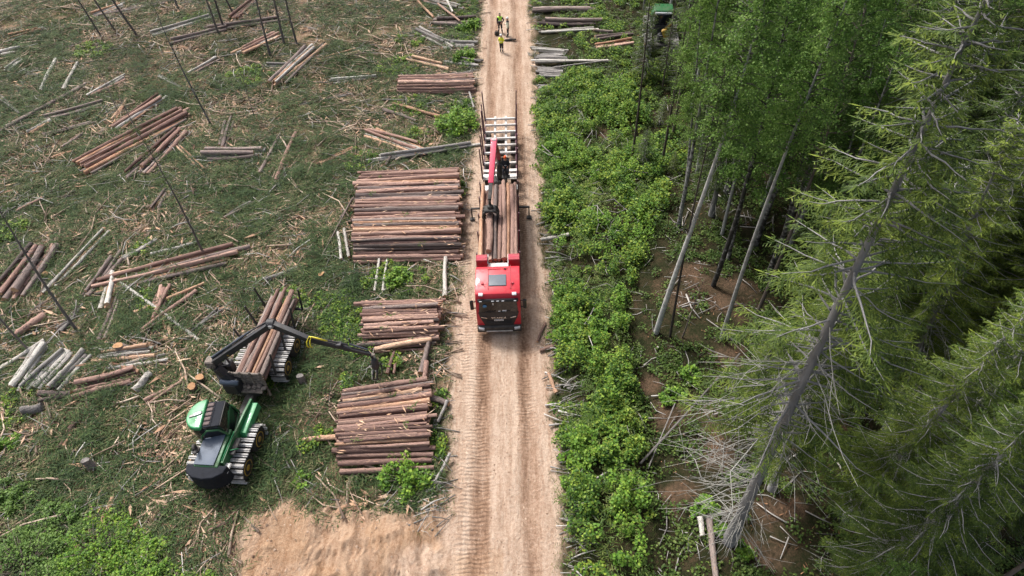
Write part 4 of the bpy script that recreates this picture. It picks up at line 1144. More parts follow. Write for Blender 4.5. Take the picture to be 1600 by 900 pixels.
bush(1100, 798, .55, .9, G['bright_leaf'], 'small bright bush over the top of the grey fallen trunk', 900, seed=12)
bush(1122, 830, .5, .6, G['bright_leaf'], 'small bright bush beside the grey fallen trunk', 700, seed=13)
bush(1165, 860, .4, .6, G['bright_leaf'], 'small bright sapling at the foot of the leaning grey trunk', 500, seed=14)
bush(475, 750, .45, .5, G['bright_leaf'], 'tiny yellow-green plant between the sand bank and the slash', 400, (.05, .14), seed=15)
bush(727, 92, 1.1, 1.0, G['bright_leaf'], 'spiky green bush behind the small stack at the road edge', 1300, (.1, .22), seed=17)
bush(735, 45, 1.2, 1.2, G['bright_leaf'], 'green bush at the road edge in front of the dark flat heap', 1300, (.1, .22), seed=18)
# the green thicket in the near corner of the clear-cut
for k, (u, v, rad, h) in enumerate([(40, 890, 2.1, 1.1), (150, 860, 1.9, .9), (95, 815, 1.3, .6), (225, 905, 1.7, .8), (10, 780, 1.1, .6), (290, 930, 1.3, .6), (70, 960, 2.0, 1.3), (5, 700, .7, .5)]):
    bush(u, v, rad, h, G['spruce_green'] if k % 2 == 0 else G['bright_leaf'], ['soft green conifer thicket in the near corner', 'light green sapling clump right of the corner thicket', 'small green clump above the corner thicket',
         'low green clump on the near frame edge by the sand', 'green clump at the frame edge above the thicket', 'pale clump at the near frame edge', 'tall green clump at the corner itself', 'tiny green clump by the frame edge'][k], 6000 if rad > 1 else 1800, (.04, .12), 'sapling_clump', 30 + k)

# ---------------------------------------------------------------- vehicles
import bmesh
P_ = plain
G['red_paint'] = P_('red_paint', (0.55, 0.012, 0.03), .28, coat=.6, var=.06)
G['dark_red'] = P_('dark_red_paint', (0.34, 0.012, 0.035), .4, var=.15)
G['maroon'] = P_('maroon_steel', (0.085, 0.028, 0.045), .55, var=.25)
G['crane_red'] = P_('crane_red', (0.62, 0.035, 0.10), .4, coat=.3, var=.08)
G['black_plastic'] = P_('black_plastic', (0.014, 0.015, 0.018), .38, var=.2)
G['black_steel'] = P_('black_steel', (0.018, 0.02, 0.026), .42, var=.3)
G['dusty_black'] = mat('dusty_black', [(0.3, (0.02, 0.021, 0.023)), (0.6, (0.06, 0.055, 0.05)), (0.8, (0.17, 0.14, 0.12))], scale=3, rough=.65)
G['glass'] = P_('dark_glass', (0.012, 0.014, 0.016), .06, var=.1, coat=.2)
G['grey_glass'] = P_('hatch_glass', (0.12, 0.14, 0.165), .15, var=.1)
G['silver'] = mat('silver_steel', [(0.3, (0.36, 0.35, 0.34)), (0.7, (0.62, 0.60, 0.58))], scale=3, rough=.5, metal=.1)
G['white_steel'] = mat('white_steel', [(0.25, (0.40, 0.36, 0.33)), (0.7, (0.74, 0.71, 0.68))], scale=3, rough=.6)
G['chrome'] = P_('chrome', (0.7, 0.7, 0.72), .15, metal=.9, var=.03)
G['lamp'] = P_('lamp_lens', (0.75, 0.77, 0.8), .1, var=.05, coat=.4)
G['white_paint'] = P_('white_paint', (0.8, 0.8, 0.8), .5, var=.03)
G['blue_sticker'] = P_('blue_sticker', (0.08, 0.25, 0.5), .4, var=.1)
G['rubber'] = mat('rubber', [(0.3, (0.018, 0.017, 0.017)), (0.7, (0.055, 0.047, 0.04))], scale=5, rough=.85)
G['green_paint'] = P_('green_paint', (0.012, 0.15, 0.04), .3, coat=.4, var=.12)
G['light_green'] = P_('light_green_paint', (0.05, 0.33, 0.13), .35, coat=.3, var=.1)
G['yellow_paint'] = P_('yellow_paint', (0.78, 0.46, 0.02), .4, var=.12)
G['hose_yellow'] = P_('yellow_hose', (0.72, 0.62, 0.04), .5, var=.1)
G['hood_panel'] = mat('hood_panel', [(0.3, (0.07, 0.10, 0.15)), (0.7, (0.115, 0.155, 0.215))], scale=2, rough=.42, spec=.4)
G['track_steel'] = mat('track_steel', [(0.25, (0.20, 0.185, 0.17)), (0.5, (0.40, 0.385, 0.37)), (0.8, (0.56, 0.55, 0.53))], scale=5, rnd='island', amt=.3, rough=.5, metal=0)
G['mud_steel'] = mat('muddy_steel', [(0.3, (0.10, 0.085, 0.075)), (0.6, (0.24, 0.20, 0.17)), (0.8, (0.36, 0.31, 0.27))], scale=6, rough=.8, bumpy=.4)
G['grey_pink'] = P_('grey_pink_slats', (0.13, 0.095, 0.09), .85, var=.2)  # dull pinkish grey for the slats of the roof guard
G['orange_plastic'] = P_('orange_plastic', (0.80, 0.12, 0.02), .4, var=.05)

def painted(name, c, rough=.4, coat=0.0, dust=(0.21, 0.155, 0.115), lim=.56, top=.75):
    """paint with road dust and mud clinging in patches"""
    m, nt, bs, out = new_mat(name); v = coords(nt)
    n1_ = noise_node(nt, v, 1.6, 6, .7); n2_ = noise_node(nt, v, 14, 4, .6)
    base = mix_node(nt, n2_, tuple(x * .82 for x in c), tuple(min(1, x * 1.15) for x in c))
    f = math_node(nt, 'ADD', math_node(nt, 'MULTIPLY', n1_, .75), math_node(nt, 'MULTIPLY', n2_, .25))
    k = ramp_node(nt, f, [(lim - .12, 0.04), (lim + .14, top)])
    nt.links.new(mix_node(nt, k, base, dust), bs.inputs['Base Color'])
    nt.links.new(ramp_node(nt, f, [(lim - .12, rough), (lim + .1, .85)]), bs.inputs['Roughness']); bs.inputs['Coat Weight'].default_value = coat
    return m
G['red_paint'] = painted('red_paint', (0.52, 0.010, 0.028), .42, .12, (.42, .20, .17), .62, .35)
G['dark_red'] = painted('dark_red_paint', (0.36, 0.012, 0.035), .45, 0, lim=.58, top=.5)
G['crane_red'] = painted('crane_red', (0.62, 0.035, 0.10), .45, .1, (.45, .25, .22), .6, .4)
G['green_paint'] = painted('green_paint', (0.010, 0.115, 0.032), .38, .2, (.10, .09, .06), .57, .6)
G['light_green'] = painted('light_green_paint', (0.035, 0.27, 0.10), .42, .1, (.16, .17, .11), .60, .5)  # lighter green for the cab roof, step and side rods
G['black_steel'] = painted('black_steel', (0.016, 0.018, 0.024), .55, 0, (.10, .085, .07), .58, .6)
G['hood_panel'] = painted('hood_panel', (0.085, 0.115, 0.165), .5, 0, (.19, .19, .185), .58, .5)  # black panel made blue-grey: the sky's reflection put into its paint colour
G['yellow_paint'] = painted('yellow_paint', (0.52, 0.31, 0.02), .5, 0, (.09, .07, .05), .47, .9)

def bevel_mesh(me, w, seg=2, ang=25):
    bm = bmesh.new(); bm.from_mesh(me)
    es = [e for e in bm.edges if len(e.link_faces) == 2 and e.calc_face_angle(0) > R(ang)]
    bmesh.ops.bevel(bm, geom=es, offset=w, segments=seg, profile=.6, affect='EDGES', clamp_overlap=True)
    for f in bm.faces: f.smooth = True
    bm.to_mesh(me); bm.free()
    try:
        me.set_sharp_from_angle(angle=R(40))
    except Exception: pass
    return me

def part(name, mb, mats, parent, bev=0, seg=2, label=None, loc=None):
    me = mb.mesh(name, mats)
    if bev: bevel_mesh(me, bev, seg)
    o = link(name, me, parent, loc)
    if label: o['label'] = label
    return o

def wheel(parent, c, r, w, rim_mat, side, name='wheel'):
    m = MB()
    m.disc_stack(c, [(-w / 2, r * .72), (-w / 2 + .02, r * .93), (-w / 2 + .07, r), (w / 2 - .07, r), (w / 2 - .02, r * .93), (w / 2, r * .72)], 0, 28)
    t = part(name, m, G['rubber'], parent)
    q = MB(); x = c[0] + side * w * .5
    q.disc_stack((x, c[1], c[2]), [(-.03, r * .60), (.02, r * .60), (.025, r * .52), (-.04 * 1, r * .5), (-.03, r * .25), (.03, r * .22), (.04, r * .1)] if side > 0 else
                 [(.03, r * .60), (-.02, r * .60), (-.025, r * .52), (.04, r * .5), (.03, r * .25), (-.03, r * .22), (-.04, r * .1)], 0, 24)
    part('rim', q, rim_mat, t)
    return t

# ---- log truck (front towards the camera)
_t = at(781, 516, .35)
TX, TY = _t[0], _t[1]
TZ = 0.0
truck = empty('log_truck', (TX, TY, TZ), R(0.0), 'red log truck loaded with pine logs, crane folded over its load', 'truck')

def loft_x(mb, prof, xs, m=0):
    """profile (y,z) repeated at several x with per-x inset towards the profile's centre"""
    c = np.mean(np.array(prof), 0); n = len(prof); V = []
    for x, k in xs:
        for (y, z) in prof: V.append((x, c[0] + (y - c[0]) * k, c[1] + (z - c[1]) * k))
    F = [tuple(range(n - 1, -1, -1)), tuple((len(xs) - 1) * n + j for j in range(n))]
    for q in range(len(xs) - 1):
        for j in range(n): F.append((q * n + j, q * n + (j + 1) % n, (q + 1) * n + (j + 1) % n, (q + 1) * n + j))
    mb.add(V, F, m)
cabp = [(0.02, 0.75), (0.0, 1.62), (0.10, 2.08), (0.26, 2.72), (0.40, 2.98), (0.75, 3.12), (2.1, 3.22), (2.42, 3.10), (2.46, 1.0), (1.9, 0.8)]
m = MB(); loft_x(m, cabp, [(-1.24, .985), (-1.20, 1.0), (1.20, 1.0), (1.24, .985)])
cab = part('cab', m, G['red_paint'], truck, .055, 3)
def slab_on_front(pts, off, th, matl, name, parent, bev=0.0):
    """panel lying on the cab's front; pts (x,z); y follows the front profile"""
    zz = np.array([p[1] for p in cabp[:6]]); yy = np.array([p[0] for p in cabp[:6]])
    f = lambda z: float(np.interp(z, zz, yy))
    # split finely in z
    zs = sorted(set(list(np.linspace(min(p[1] for p in pts), max(p[1] for p in pts), 9)) + [p[1] for p in pts]))
    def xr(z):
        xs = []
        n = len(pts)
        for k in range(n):
            (x0, z0), (x1, z1) = pts[k], pts[(k + 1) % n]
            if abs(z1 - z0) < 1e-9:
                if abs(z - z0) < 1e-9: xs += [x0, x1]
            elif min(z0, z1) - 1e-9 <= z <= max(z0, z1) + 1e-9: xs.append(x0 + (x1 - x0) * (z - z0) / (z1 - z0))
        return min(xs), max(xs)
    V = []; F = []
    for z in zs:
        a, b = xr(z)
        for x in (a, b):
            V.append((x, f(z) - off - th, z))
        for x in (a, b):
            V.append((x, f(z) - off, z))
    for k in range(len(zs) - 1):
        i = 4 * k; j = i + 4
        F += [(i, i + 1, j + 1, j), (i + 3, i + 2, j + 2, j + 3), (i + 2, i, j, j + 2), (i + 1, i + 3, j + 3, j + 1)]
    F += [(0, 2, 3, 1), (4 * len(zs) - 4, 4 * len(zs) - 3, 4 * len(zs) - 1, 4 * len(zs) - 2)]
    q = MB(); q.add(V, F); return part(name, q, matl, parent, bev)
ws = slab_on_front([(-1.10, 1.86), (1.10, 1.86), (1.02, 2.66), (-1.02, 2.66)], -.03, .05, G['glass'], 'windscreen', truck)
gr = slab_on_front([(-.80, .82), (.80, .82), (1.02, 1.45), (1.13, 1.875), (-1.13, 1.875), (-1.02, 1.45)], -.02, .055, G['black_plastic'], 'grille', truck)
# grille slats and chrome blades
m = MB()
for z in (1.02, 1.12, 1.22): m.box((0, -.055, z), (1.45, .04, .03), 0, bev=.01)
part('grille_bar', m, G['dusty_black'], gr)
for sx in (-1, 1):
    m = MB(); m.beam((sx * .98, -.075, 1.62), (sx * .66, -.075, 1.52), .03, .06); part('chrome_blade', m, G['chrome'], gr)
# letters and number plate
def text_mesh(s, size, depth, name, matl, parent, loc, rx):
    cu = bpy.data.curves.new('t', 'FONT'); cu.body = s; cu.size = size; cu.extrude = depth; cu.align_x = 'CENTER'; cu.align_y = 'CENTER'
    cu.space_character = 1.25
    to = bpy.data.objects.new('t', cu); COL.objects.link(to)
    dg = bpy.context.evaluated_depsgraph_get(); me = bpy.data.meshes.new_from_object(to.evaluated_get(dg))
    bpy.data.objects.remove(to); bpy.data.curves.remove(cu)
    me.materials.clear(); me.materials.append(matl); me.name = name
    o = link(name, me, parent, loc); o.rotation_euler = (rx, 0, 0); return o
text_mesh('SCANIA', .20, .012, 'lettering', G['chrome'], gr, (0, -.062, 1.50), R(84))
m = MB(); m.box((0, -.065, 1.31), (.52, .02, .115), 0, bev=.008); pl = part('number_plate', m, G['white_paint'], gr)
m = MB()
for k in range(7): m.box((-.20 + k * .066, -.0765, 1.31), (.034, .004, .06), 0)
part('plate_marks', m, G['black_plastic'], pl)
# visor with marker lamps
m = MB(); m.prism([(0.06, 2.66), (0.22, 2.60), (0.27, 2.74), (0.12, 2.80)], -1.12, 1.12); vis = part('sun_visor', m, G['black_plastic'], truck, .015)
for x in (-.95, -.28, 0, .28, .95):
    q = MB(); q.box((x, .068, 2.735), (.15, .03, .045), 0, rx=R(-20), bev=.01); part('marker_lamp', q, G['lamp'], vis)
for sx in (-1, 1):
    q = MB(); q.box((sx * .92, .33, 3.02), (.25, .18, .12), 0, rx=R(30), bev=.03); part('roof_lamp', q, G['lamp'], truck)
# roof details
q = MB(); q.box((0, 1.25, 3.185), (.98, .82, .05), 0, rx=R(4.2), bev=.03); part('roof_hatch', q, G['grey_glass'], truck, .01)
q = MB(); q.box((0, 2.10, 3.24), (1.15, .06, .03), 0, rx=R(3), bev=.01); q.box((.42, 2.06, 3.27), (.10, .08, .06), 1, bev=.02); part('roof_rail', q, [G['red_paint'], G['dusty_black']], cab)
for sx in (-1, 1):
    q = MB(); q.path([(sx * .82, .98, 3.15), (sx * .80, .95, 3.24), (sx * .72, .86, 3.25)], .02, 0); q.box((sx * .84, 1.02, 3.17), (.14, .16, .07), 0, bev=.02); part('air_horn', q, G['dark_red'], cab)
    q = MB(); q.box((sx * .62 + .1, 1.5, 3.19), (.025, 1.7, .03), 0, rx=R(4.2)); part('roof_seam', q, G['dark_red'], cab)
# bumper, lights, mirrors, steps
m = MB(); m.prism([(-.10, .34), (-.14, .50), (-.12, .74), (-.02, .82), (.35, .82), (.35, .36)], -1.25, 1.25); bp = part('bumper', m, G['dusty_black'], truck, .04, 3)
m = MB(); m.prism([(-.155, .40), (-.16, .50), (-.10, .50), (-.10, .40)], -.75, .75); part('bumper_trim', m, G['silver'], bp, .01)
for sx in (-1, 1):
    q = MB(); q.box((sx * 1.02, -.115, .71), (.36, .10, .15), 0, rz=R(sx * 12), bev=.04); q.box((sx * 1.02, -.135, .60), (.34, .06, .07), 1, rz=R(sx * 12), bev=.02); part('headlight', q, [G['lamp'], G['silver']], truck)
    q = MB(); q.box((sx * 1.47, .30, 2.22), (.20, .12, .74), 0, rz=R(-sx * 12), bev=.05); q.rod((sx * 1.2, .32, 2.50), (sx * 1.45, .30, 2.46), .03); q.rod((sx * 1.2, .32, 1.95), (sx * 1.45, .30, 1.98), .03)
    part('mirror', q, G['black_plastic'], truck)
    q = MB(); q.prism([(.42, 1.92), (1.25, 1.86), (1.30, 2.66), (.62, 2.66)], sx * 1.225, sx * 1.25); part('side_window', q, G['glass'], truck, .01)
    q = MB(); q.box((sx * 1.26, .9, 1.75), (.03, .18, .04), 0, bev=.01); part('door_handle', q, G['black_plastic'], truck)
    q = MB(); q.prism([(.25, .5), (.25, 1.0), (.45, 1.15), (1.25, 1.15), (1.5, .9), (1.75, .5), (1.85, .5), (1.6, 1.0), (1.3, 1.24), (.4, 1.24), (.12, 1.05), (.12, .5)], sx * .92, sx * 1.24); part('mudguard', q, G['black_plastic'], truck, .01)
# wipers, stickers, dashboard papers on the glass
for (a, b) in (((-.75, 1.90), (-.15, 1.95)), ((.05, 1.90), (.65, 1.95))):
    q = MB(); q.rod((a[0], .02, a[1]), (b[0], .035, b[1] + .02), .014); part('wiper', q, G['black_plastic'], ws)
for (x, z, w, h, mm) in ((.05, 1.94, .12, .05, 'white_paint'), (.33, 1.95, .22, .11, 'white_paint'), (-.28, 2.42, .07, .16, 'silver')):
    q = MB(); y = float(np.interp(z, [p[1] for p in cabp[:6]], [p[0] for p in cabp[:6]])); q.box((x, y - .024, z), (w, .006, h), 0, rx=R(-13)); part('paper', q, G[mm], ws)
q = MB(); q.disc_stack((-.74, .115, 2.30), [(-.012, .115), (.0, .115)], 0, 16, 'y'); part('sticker', q, G['blue_sticker'], ws)
# chassis
m = MB()
for sx in (-1, 1): m.box((sx * .42, 6.9, .95), (.10, 10.6, .28), 0, bev=.02)
for y in (2.7, 4.6, 6.5, 8.4, 10.3, 12.1): m.box((0, y, .95), (.84, .12, .2), 0)
m.box((-.95, 4.6, .85), (.55, 1.3, .6), 0, bev=.1); m.box((.95, 4.6, .85), (.55, 1.3, .6), 0, bev=.1)
part('chassis', m, G['dusty_black'], truck)
for y in (1.15, 8.2, 9.6, 11.0):
    for sx in (-1, 1):
        wheel(truck, (sx * (1.05 if y < 2 else .98), y, .52), .52, .34 if y < 2 else .5, G['silver'], sx)
# guard behind the cab
m = MB()
for sx in (-1, 1):
    m.box((sx * .93, 3.05, 2.25), (.66, .10, 1.55), 0, bev=.03); m.box((sx * .93, 3.26, 3.02), (.66, .52, .07), 0, bev=.03)
    m.box((sx * 1.24, 3.26, 2.25), (.06, .52, 1.5), 0, bev=.02); m.box((sx * .63, 3.26, 2.6), (.05, .5, .85), 0, bev=.02)
m.box((0, 3.05, 1.75), (1.3, .10, .7), 0, bev=.02)
hb = part('headboard', m, G['dark_red'], truck)
m = MB(); m.box((0, 3.02, 2.62), (1.22, .34, .06), 0, bev=.02); m.box((0, 2.83, 2.55), (1.22, .05, .16), 0, bev=.02)
for sx in (-1, 1): m.box((sx * .585, 3.3, 2.85), (.05, .75, .05), 0)
part('grey_shelf', m, G['silver'], hb)
for sx in (-1, 1):
    m = MB(); m.box((sx * .93, 3.26, 3.062), (.56, .05, .012), 0); part('edge_strip', m, G['crane_red'], hb)
# bunks and stakes of the truck bed
for y in (4.0, 5.9, 7.6, 9.3, 10.9):
    m = MB(); m.box((0, y, 1.22), (2.44, .16, .16), 0, bev=.02); b = part('bunk', m, G['maroon'], truck)
    for sx in (-1, 1):
        q = MB(); q.beam((sx * 1.24, y, 1.2), (sx * 1.27, y, 2.72), .09, .14, 0, .07, .10); part('stake', q, G['maroon'], b)
m = MB()
for sx in (-1, 1): m.box((sx * 1.20, 7.3, 1.36), (.06, 7.6, .10), 0)
part('side_rail', m, G['dark_red'], truck)
# rear deck, crane
m = MB(); m.box((0, 11.75, 1.26), (2.45, 1.3, .10), 0, bev=.02); m.box((0, 12.36, 1.15), (2.45, .08, .3), 0, bev=.02); part('rear_deck', m, G['silver'], truck)
def tl(u, v, z): return at(u, v, z) - np.array([TX, TY, TZ])
base_t = tl(782, 287, 1.35)
m = MB(); m.box((base_t[0], base_t[1], 1.55), (.9, .75, .5), 0, bev=.06); m.rod(base_t + [0, 0, .2], base_t + [0, 0, 2.2], .19, 0, 14, .15)
for k in range(6):
    a = k * 1.05; m.path([base_t + [.25 * math.cos(a), .22 * math.sin(a), .3], base_t + [.38 * math.cos(a), .32 * math.sin(a), 1.0], base_t + [.12 * math.cos(a), .1 * math.sin(a), 1.9]], .03, 0)
crane = part('crane', m, G['dusty_black'], truck)
E0 = base_t + np.array([0, 0, 2.15]); E1 = tl(772, 221, 5.6); E2 = tl(767, 287, 4.35); E3 = tl(765, 312, 3.95)
m = MB(); m.beam(E0, E1, .26, .34, 0, .22, .26); m.rod(E0 + [.0, -.05, .1], E0 * .45 + E1 * .55 + [0, -.22, 0], .06, 1); part('inner_boom', m, [G['dark_red'], G['silver']], crane, .02)  # inner boom's shade put into its colour: darker red than the outer boom
m = MB(); m.beam(E1, E2, .36, .34, 0, .32, .28); m.box(E1, (.44, .3, .36), 1, bev=.06); part('outer_boom', m, [G['crane_red'], G['silver']], crane, .02)
m = MB(); m.beam(E2, E3, .24, .22, 0, .2, .18); m.rod(E2 + [.1, .3, .2], E3 + [.08, .2, .12], .04, 0); part('boom_extension', m, G['dusty_black'], crane, .01)
m = MB(); m.rod(E3, E3 - [0, 0, .35], .09); m.disc_stack(E3 - [0, 0, .6], [(-.12, .18), (.1, .2), (.18, .14)], 0, 14, 'z')
gp = part('rotator', m, G['dusty_black'], crane)
gc = E3 - np.array([0, .05, .8])
for sx in (-1, 1):
    for dy in (-.22, .05, .3):
        q = MB(); q.path([gc + [sx * .12, dy, .1], gc + [sx * .42, dy, -.02], gc + [sx * .50, dy, -.35], gc + [sx * .34, dy, -.66], gc + [sx * .1, dy, -.78]], [.07, .075, .065, .05, .025], 0, 6)
        part('grapple_tine', q, G['dusty_black'], gp)
q = MB(); q.box(gc + [0, .02, .1], (.75, .62, .16), 0, bev=.05); q.rod(gc + [-.45, .3, .02], gc + [.45, .3, .02], .06, 0); part('grapple_frame', q, G['dusty_black'], gp)
sc_ = tl(790, 262, 3.0)
q = MB(); q.box(sc_ + [0, 0, -.05], (.5, .5, .10), 0, bev=.04); q.box(sc_ + [0, .25, .3], (.5, .09, .65), 0, bev=.04); q.rod(sc_ + [0, 0, -.1], (sc_[0], sc_[1], 1.4), .08, 1)
q.rod(sc_ + [.2, -.3, -.3], sc_ + [.2, -.3, .25], .03, 1); q.rod(sc_ + [-.2, -.3, -.3], sc_ + [-.2, -.3, .25], .03, 1)
q.box(sc_ + [0, -.25, -.55], (.55, .35, .05), 1)
part('crane_seat', q, [G['black_plastic'], G['dusty_black']], crane)
for sx in (-1, 1):
    q = MB(); y = tl(781, 325, 1.0)[1]; q.box((sx * 1.55, y, 1.02), (.9, .11, .10), 0); q.box((sx * 1.95, y, .62), (.09, .09, .8), 0); q.box((sx * 1.95, y, .12), (.34, .34, .06), 0, bev=.02)
    part('outrigger', q, G['dusty_black'], truck)
# load of the truck: every log a thing
TL = 'on the truck bed'
def truck_log(x, y0, y1, z, r, kd, label):
    p = (TX + x + random.gauss(0, .02), TY + y0, z); q = (TX + x + random.gauss(0, .03), TY + y1, z + random.gauss(0, .02))
    log(p, q, r, kd, label, 'logs loaded on the truck')
xs = [-1.08, -.78, -.47, -.20, .06, .32, .58, .83, 1.07]
for k, x in enumerate(xs):
    kd = ['peeled', 'pine', 'pine', 'grey', 'pine', 'pine', 'peeled', 'pine', 'pine'][k]
    truck_log(x, 3.62 + random.uniform(0, .12), 11.0 + random.uniform(-.5, .3), 2.42 + (.08 if k % 2 else 0) - (.45 if k == 1 else 0), random.uniform(.115, .15), kd, f"{ADJ[kd]} {TL}, {ordinal(k + 1)} from the outrigger on the stack side")
for lay, z in ((0, 1.45), (1, 1.76), (2, 2.08)):
    for x in np.linspace(-1.02, 1.02, 7):
        truck_log(x, 3.65 + random.uniform(0, .1), 11.0 + random.uniform(-.3, .2), z, .14, 'pine', f"reddish pine log {TL}, hidden below the top layer")
g0 = gc + np.array([TX, TY, TZ])
log(g0 + [0.02, .35, -.45], at(762, 392, 2.75), .19, 'pine', 'thick pine log gripped in the truck crane grapple', 'logs loaded on the truck')

# ---- trailer
trailer = empty('log_trailer', (TX, TY, 0), 0, 'empty white-framed log trailer with tall maroon stakes behind the red truck', 'trailer')
m = MB()
for sx in (-1, 1): m.box((sx * .42, 17.2, 1.10), (.16, 8.6, .26), 0, bev=.02)
tf = part('trailer_frame', m, G['white_steel'], trailer)
m = MB(); m.beam((0, 12.4, .9), (0, 14.2, .95), .22, .2); part('drawbar', m, G['dusty_black'], trailer)
m = MB(); m.box((0, 13.35, 1.30), (2.4, .62, .10), 0, bev=.02); m.box((0, 14.1, 1.28), (2.4, .3, .10), 0, bev=.02); part('front_deck', m, G['white_steel'], trailer)
for k, y in enumerate((13.2, 14.9, 16.2, 17.2, 18.1, 19.0, 19.95, 20.85)):
    m = MB(); m.box((0, y, 1.36), (2.36, .15, .15), 0, bev=.02); b = part('crossbar', m, G['white_steel'], trailer)
    if k in (0, 1, 2, 4, 5, 7):
        for sx in (-1, 1):
            q = MB(); q.beam((sx * 1.22, y, 1.25), (sx * 1.30, y, 3.75), .10, .17, 0, .07, .12); part('stake', q, G['maroon'], b)
m = MB()
for sx in (-1, 1): m.box((sx * 1.16, 17.1, 1.22), (.07, 8.2, .12), 0)
part('side_rail', m, G['maroon'], trailer)
for y in (14.3, 15.6, 18.0, 19.3):
    for sx in (-1, 1): wheel(trailer, (sx * .95, y, .5), .5, .42, G['white_steel'], sx)
for y in (16.8, 18.5):
    m = MB(); m.box((0, y, .95), (.7, .5, .3), 0, bev=.05); m.rod((-.35, y + .4, .85), (.35, y + .4, .85), .12); part('air_tank', m, G['dusty_black'], trailer)

# ---- tracked bogie shared by forestry machines
def bogie(parent, cx, cy, side, half=.78, r=.66, w=.92, rim='yellow_paint'):
    ws_ = []
    for dy in (-half, half):
        ws_.append(wheel(parent, (cx, cy + dy, r + .07), r, w * .74, G[rim], side))
    m = MB(); rr = r + .035; loop = []
    L = 2 * half; arc = math.pi * rr; tot = 2 * L + 2 * arc; n = int(tot / .27)
    for k in range(n):
        s = k * tot / n
        if s < L: y, z, a = -half + s, rr, 0
        elif s < L + arc: t = (s - L) / rr; y, z, a = half + rr * math.sin(t), rr * math.cos(t), -t
        elif s < 2 * L + arc: y, z, a = half - (s - L - arc), -rr, math.pi
        else: t = (s - 2 * L - arc) / rr; y, z, a = -half - rr * math.sin(t), -rr * math.cos(t), math.pi - t
        sag = -.05 * math.cos(y / half * math.pi / 2) if (a == 0) else 0
        m.box((cx, cy + y, r + .07 + z + sag), (w, .19, .06), 0, rx=a, bev=.015)
        m.box((cx, cy + y - .045 * math.sin(a), r + .07 + z + sag + (.045 * math.cos(a))), (w * .96, .045, .06), 0, rx=a)
    part('track_belt', m, G['track_steel'], parent)

# ---- forwarder
G['guard_black'] = P_('guard_black', (0.016, 0.018, 0.024), .75, spec=.15)
pr_ = at(321, 752, 1.5); pf_ = at(441, 452, 2.3)
hd = math.atan2(-(pf_[0] - pr_[0]), pf_[1] - pr_[1])
FWD = np.array([-math.sin(hd), math.cos(hd), 0]); RGT = np.array([math.cos(hd), math.sin(hd), 0])
FO = pr_ + FWD * 4.75; FO[2] = gz(FO[0], FO[1]) - .02
FWX = .88
fw = empty('forwarder', FO, hd, 'green and black tracked forwarder with loaded bunk and long black crane', 'forwarder')
def fl(u, v, z):
    p = at(u, v, z + FO[2]) - FO
    return np.array([p.dot(RGT) / FWX, p.dot(FWD), z])
fw.scale = (FWX, 1, 1)
for sx in (-1, 1):
    bogie(fw, sx * 1.14, -2.75, sx); bogie(fw, sx * 1.14, 3.2, sx)
m = MB(); m.box((0, -2.7, 1.0), (1.3, 3.6, .5), 0, bev=.08); m.box((0, 3.2, 1.05), (1.1, 5.6, .35), 0, bev=.05); m.box((0, .1, .85), (.5, 1.8, .4), 0, bev=.05)
for y in (-2.75, 3.2): m.box((0, y, .85), (2.0, .5, .35), 0, bev=.05)
part('frame', m, G['dusty_black'], fw)
# engine hood
m = MB(); m.prism([(-4.45, 1.25), (-4.25, 2.02), (-2.35, 2.22), (-2.35, 1.2)], -.72, .62); hood = part('engine_hood', m, G['green_paint'], fw, .06, 3)
m = MB(); V = [(-.70, -4.2, 2.07), (.40, -4.2, 2.07), (.44, -2.42, 2.245), (-.68, -2.42, 2.245)]
V2 = [(x, y, z + .03) for x, y, z in V]; m.add(V + V2, [(3, 2, 1, 0), (4, 5, 6, 7), (0, 1, 5, 4), (1, 2, 6, 5), (2, 3, 7, 6), (3, 0, 4, 7)]); part('hood_panel', m, G['hood_panel'], hood, .015)
m = MB()
pf = [(-1.15, -4.15), (-1.05, -4.52), (-.6, -4.78), (0, -4.86), (.55, -4.78), (1.0, -4.5), (1.1, -4.12)]
m.prism(pf, .95, 1.98, axis='z'); part('rear_guard', m, G['guard_black'], hood, .07, 3)
m = MB(); m.box((.82, -4.1, 1.66), (.5, .55, .12), 0, bev=.05); part('rear_light', m, G['silver'], hood)
m = MB(); m.prism([(-4.1, 1.3), (-4.0, 1.98), (-2.9, 2.05), (-1.2, 1.95), (-.35, 1.85), (-.35, 1.3)], .64, .78); part('side_panel', m, G['green_paint'], fw, .03)
m = MB(); m.prism([(-2.3, 1.2), (-2.2, 1.66), (-.5, 1.72), (-.4, 1.2)], .78, 1.12); part('side_step', m, G['light_green'], fw, .03)
m = MB(); m.box((.9, -3.0, 1.75), (.35, .9, .1), 0, bev=.03); m.rod((.68, -3.9, 2.0), (.72, -2.4, 2.1), .03, 1); m.rod((.8, -3.3, 1.9), (1.15, -3.1, 1.75), .025, 1); part('side_grille', m, [G['dusty_black'], G['light_green']], fw)
m = MB(); ex = fl(306, 700, 2.2); m.path([ex + [-.05, .05, -.2], ex + [0, 0, .25], ex + [.08, -.12, .36], ex + [.2, -.3, .36]], .085, 0, 10); m.disc_stack(ex + np.array([.05, -.1, -.02]), [(-.03, .2), (.02, .2), (.03, .15)], 0, 16, 'z'); part('exhaust', m, G['dusty_black'], hood)
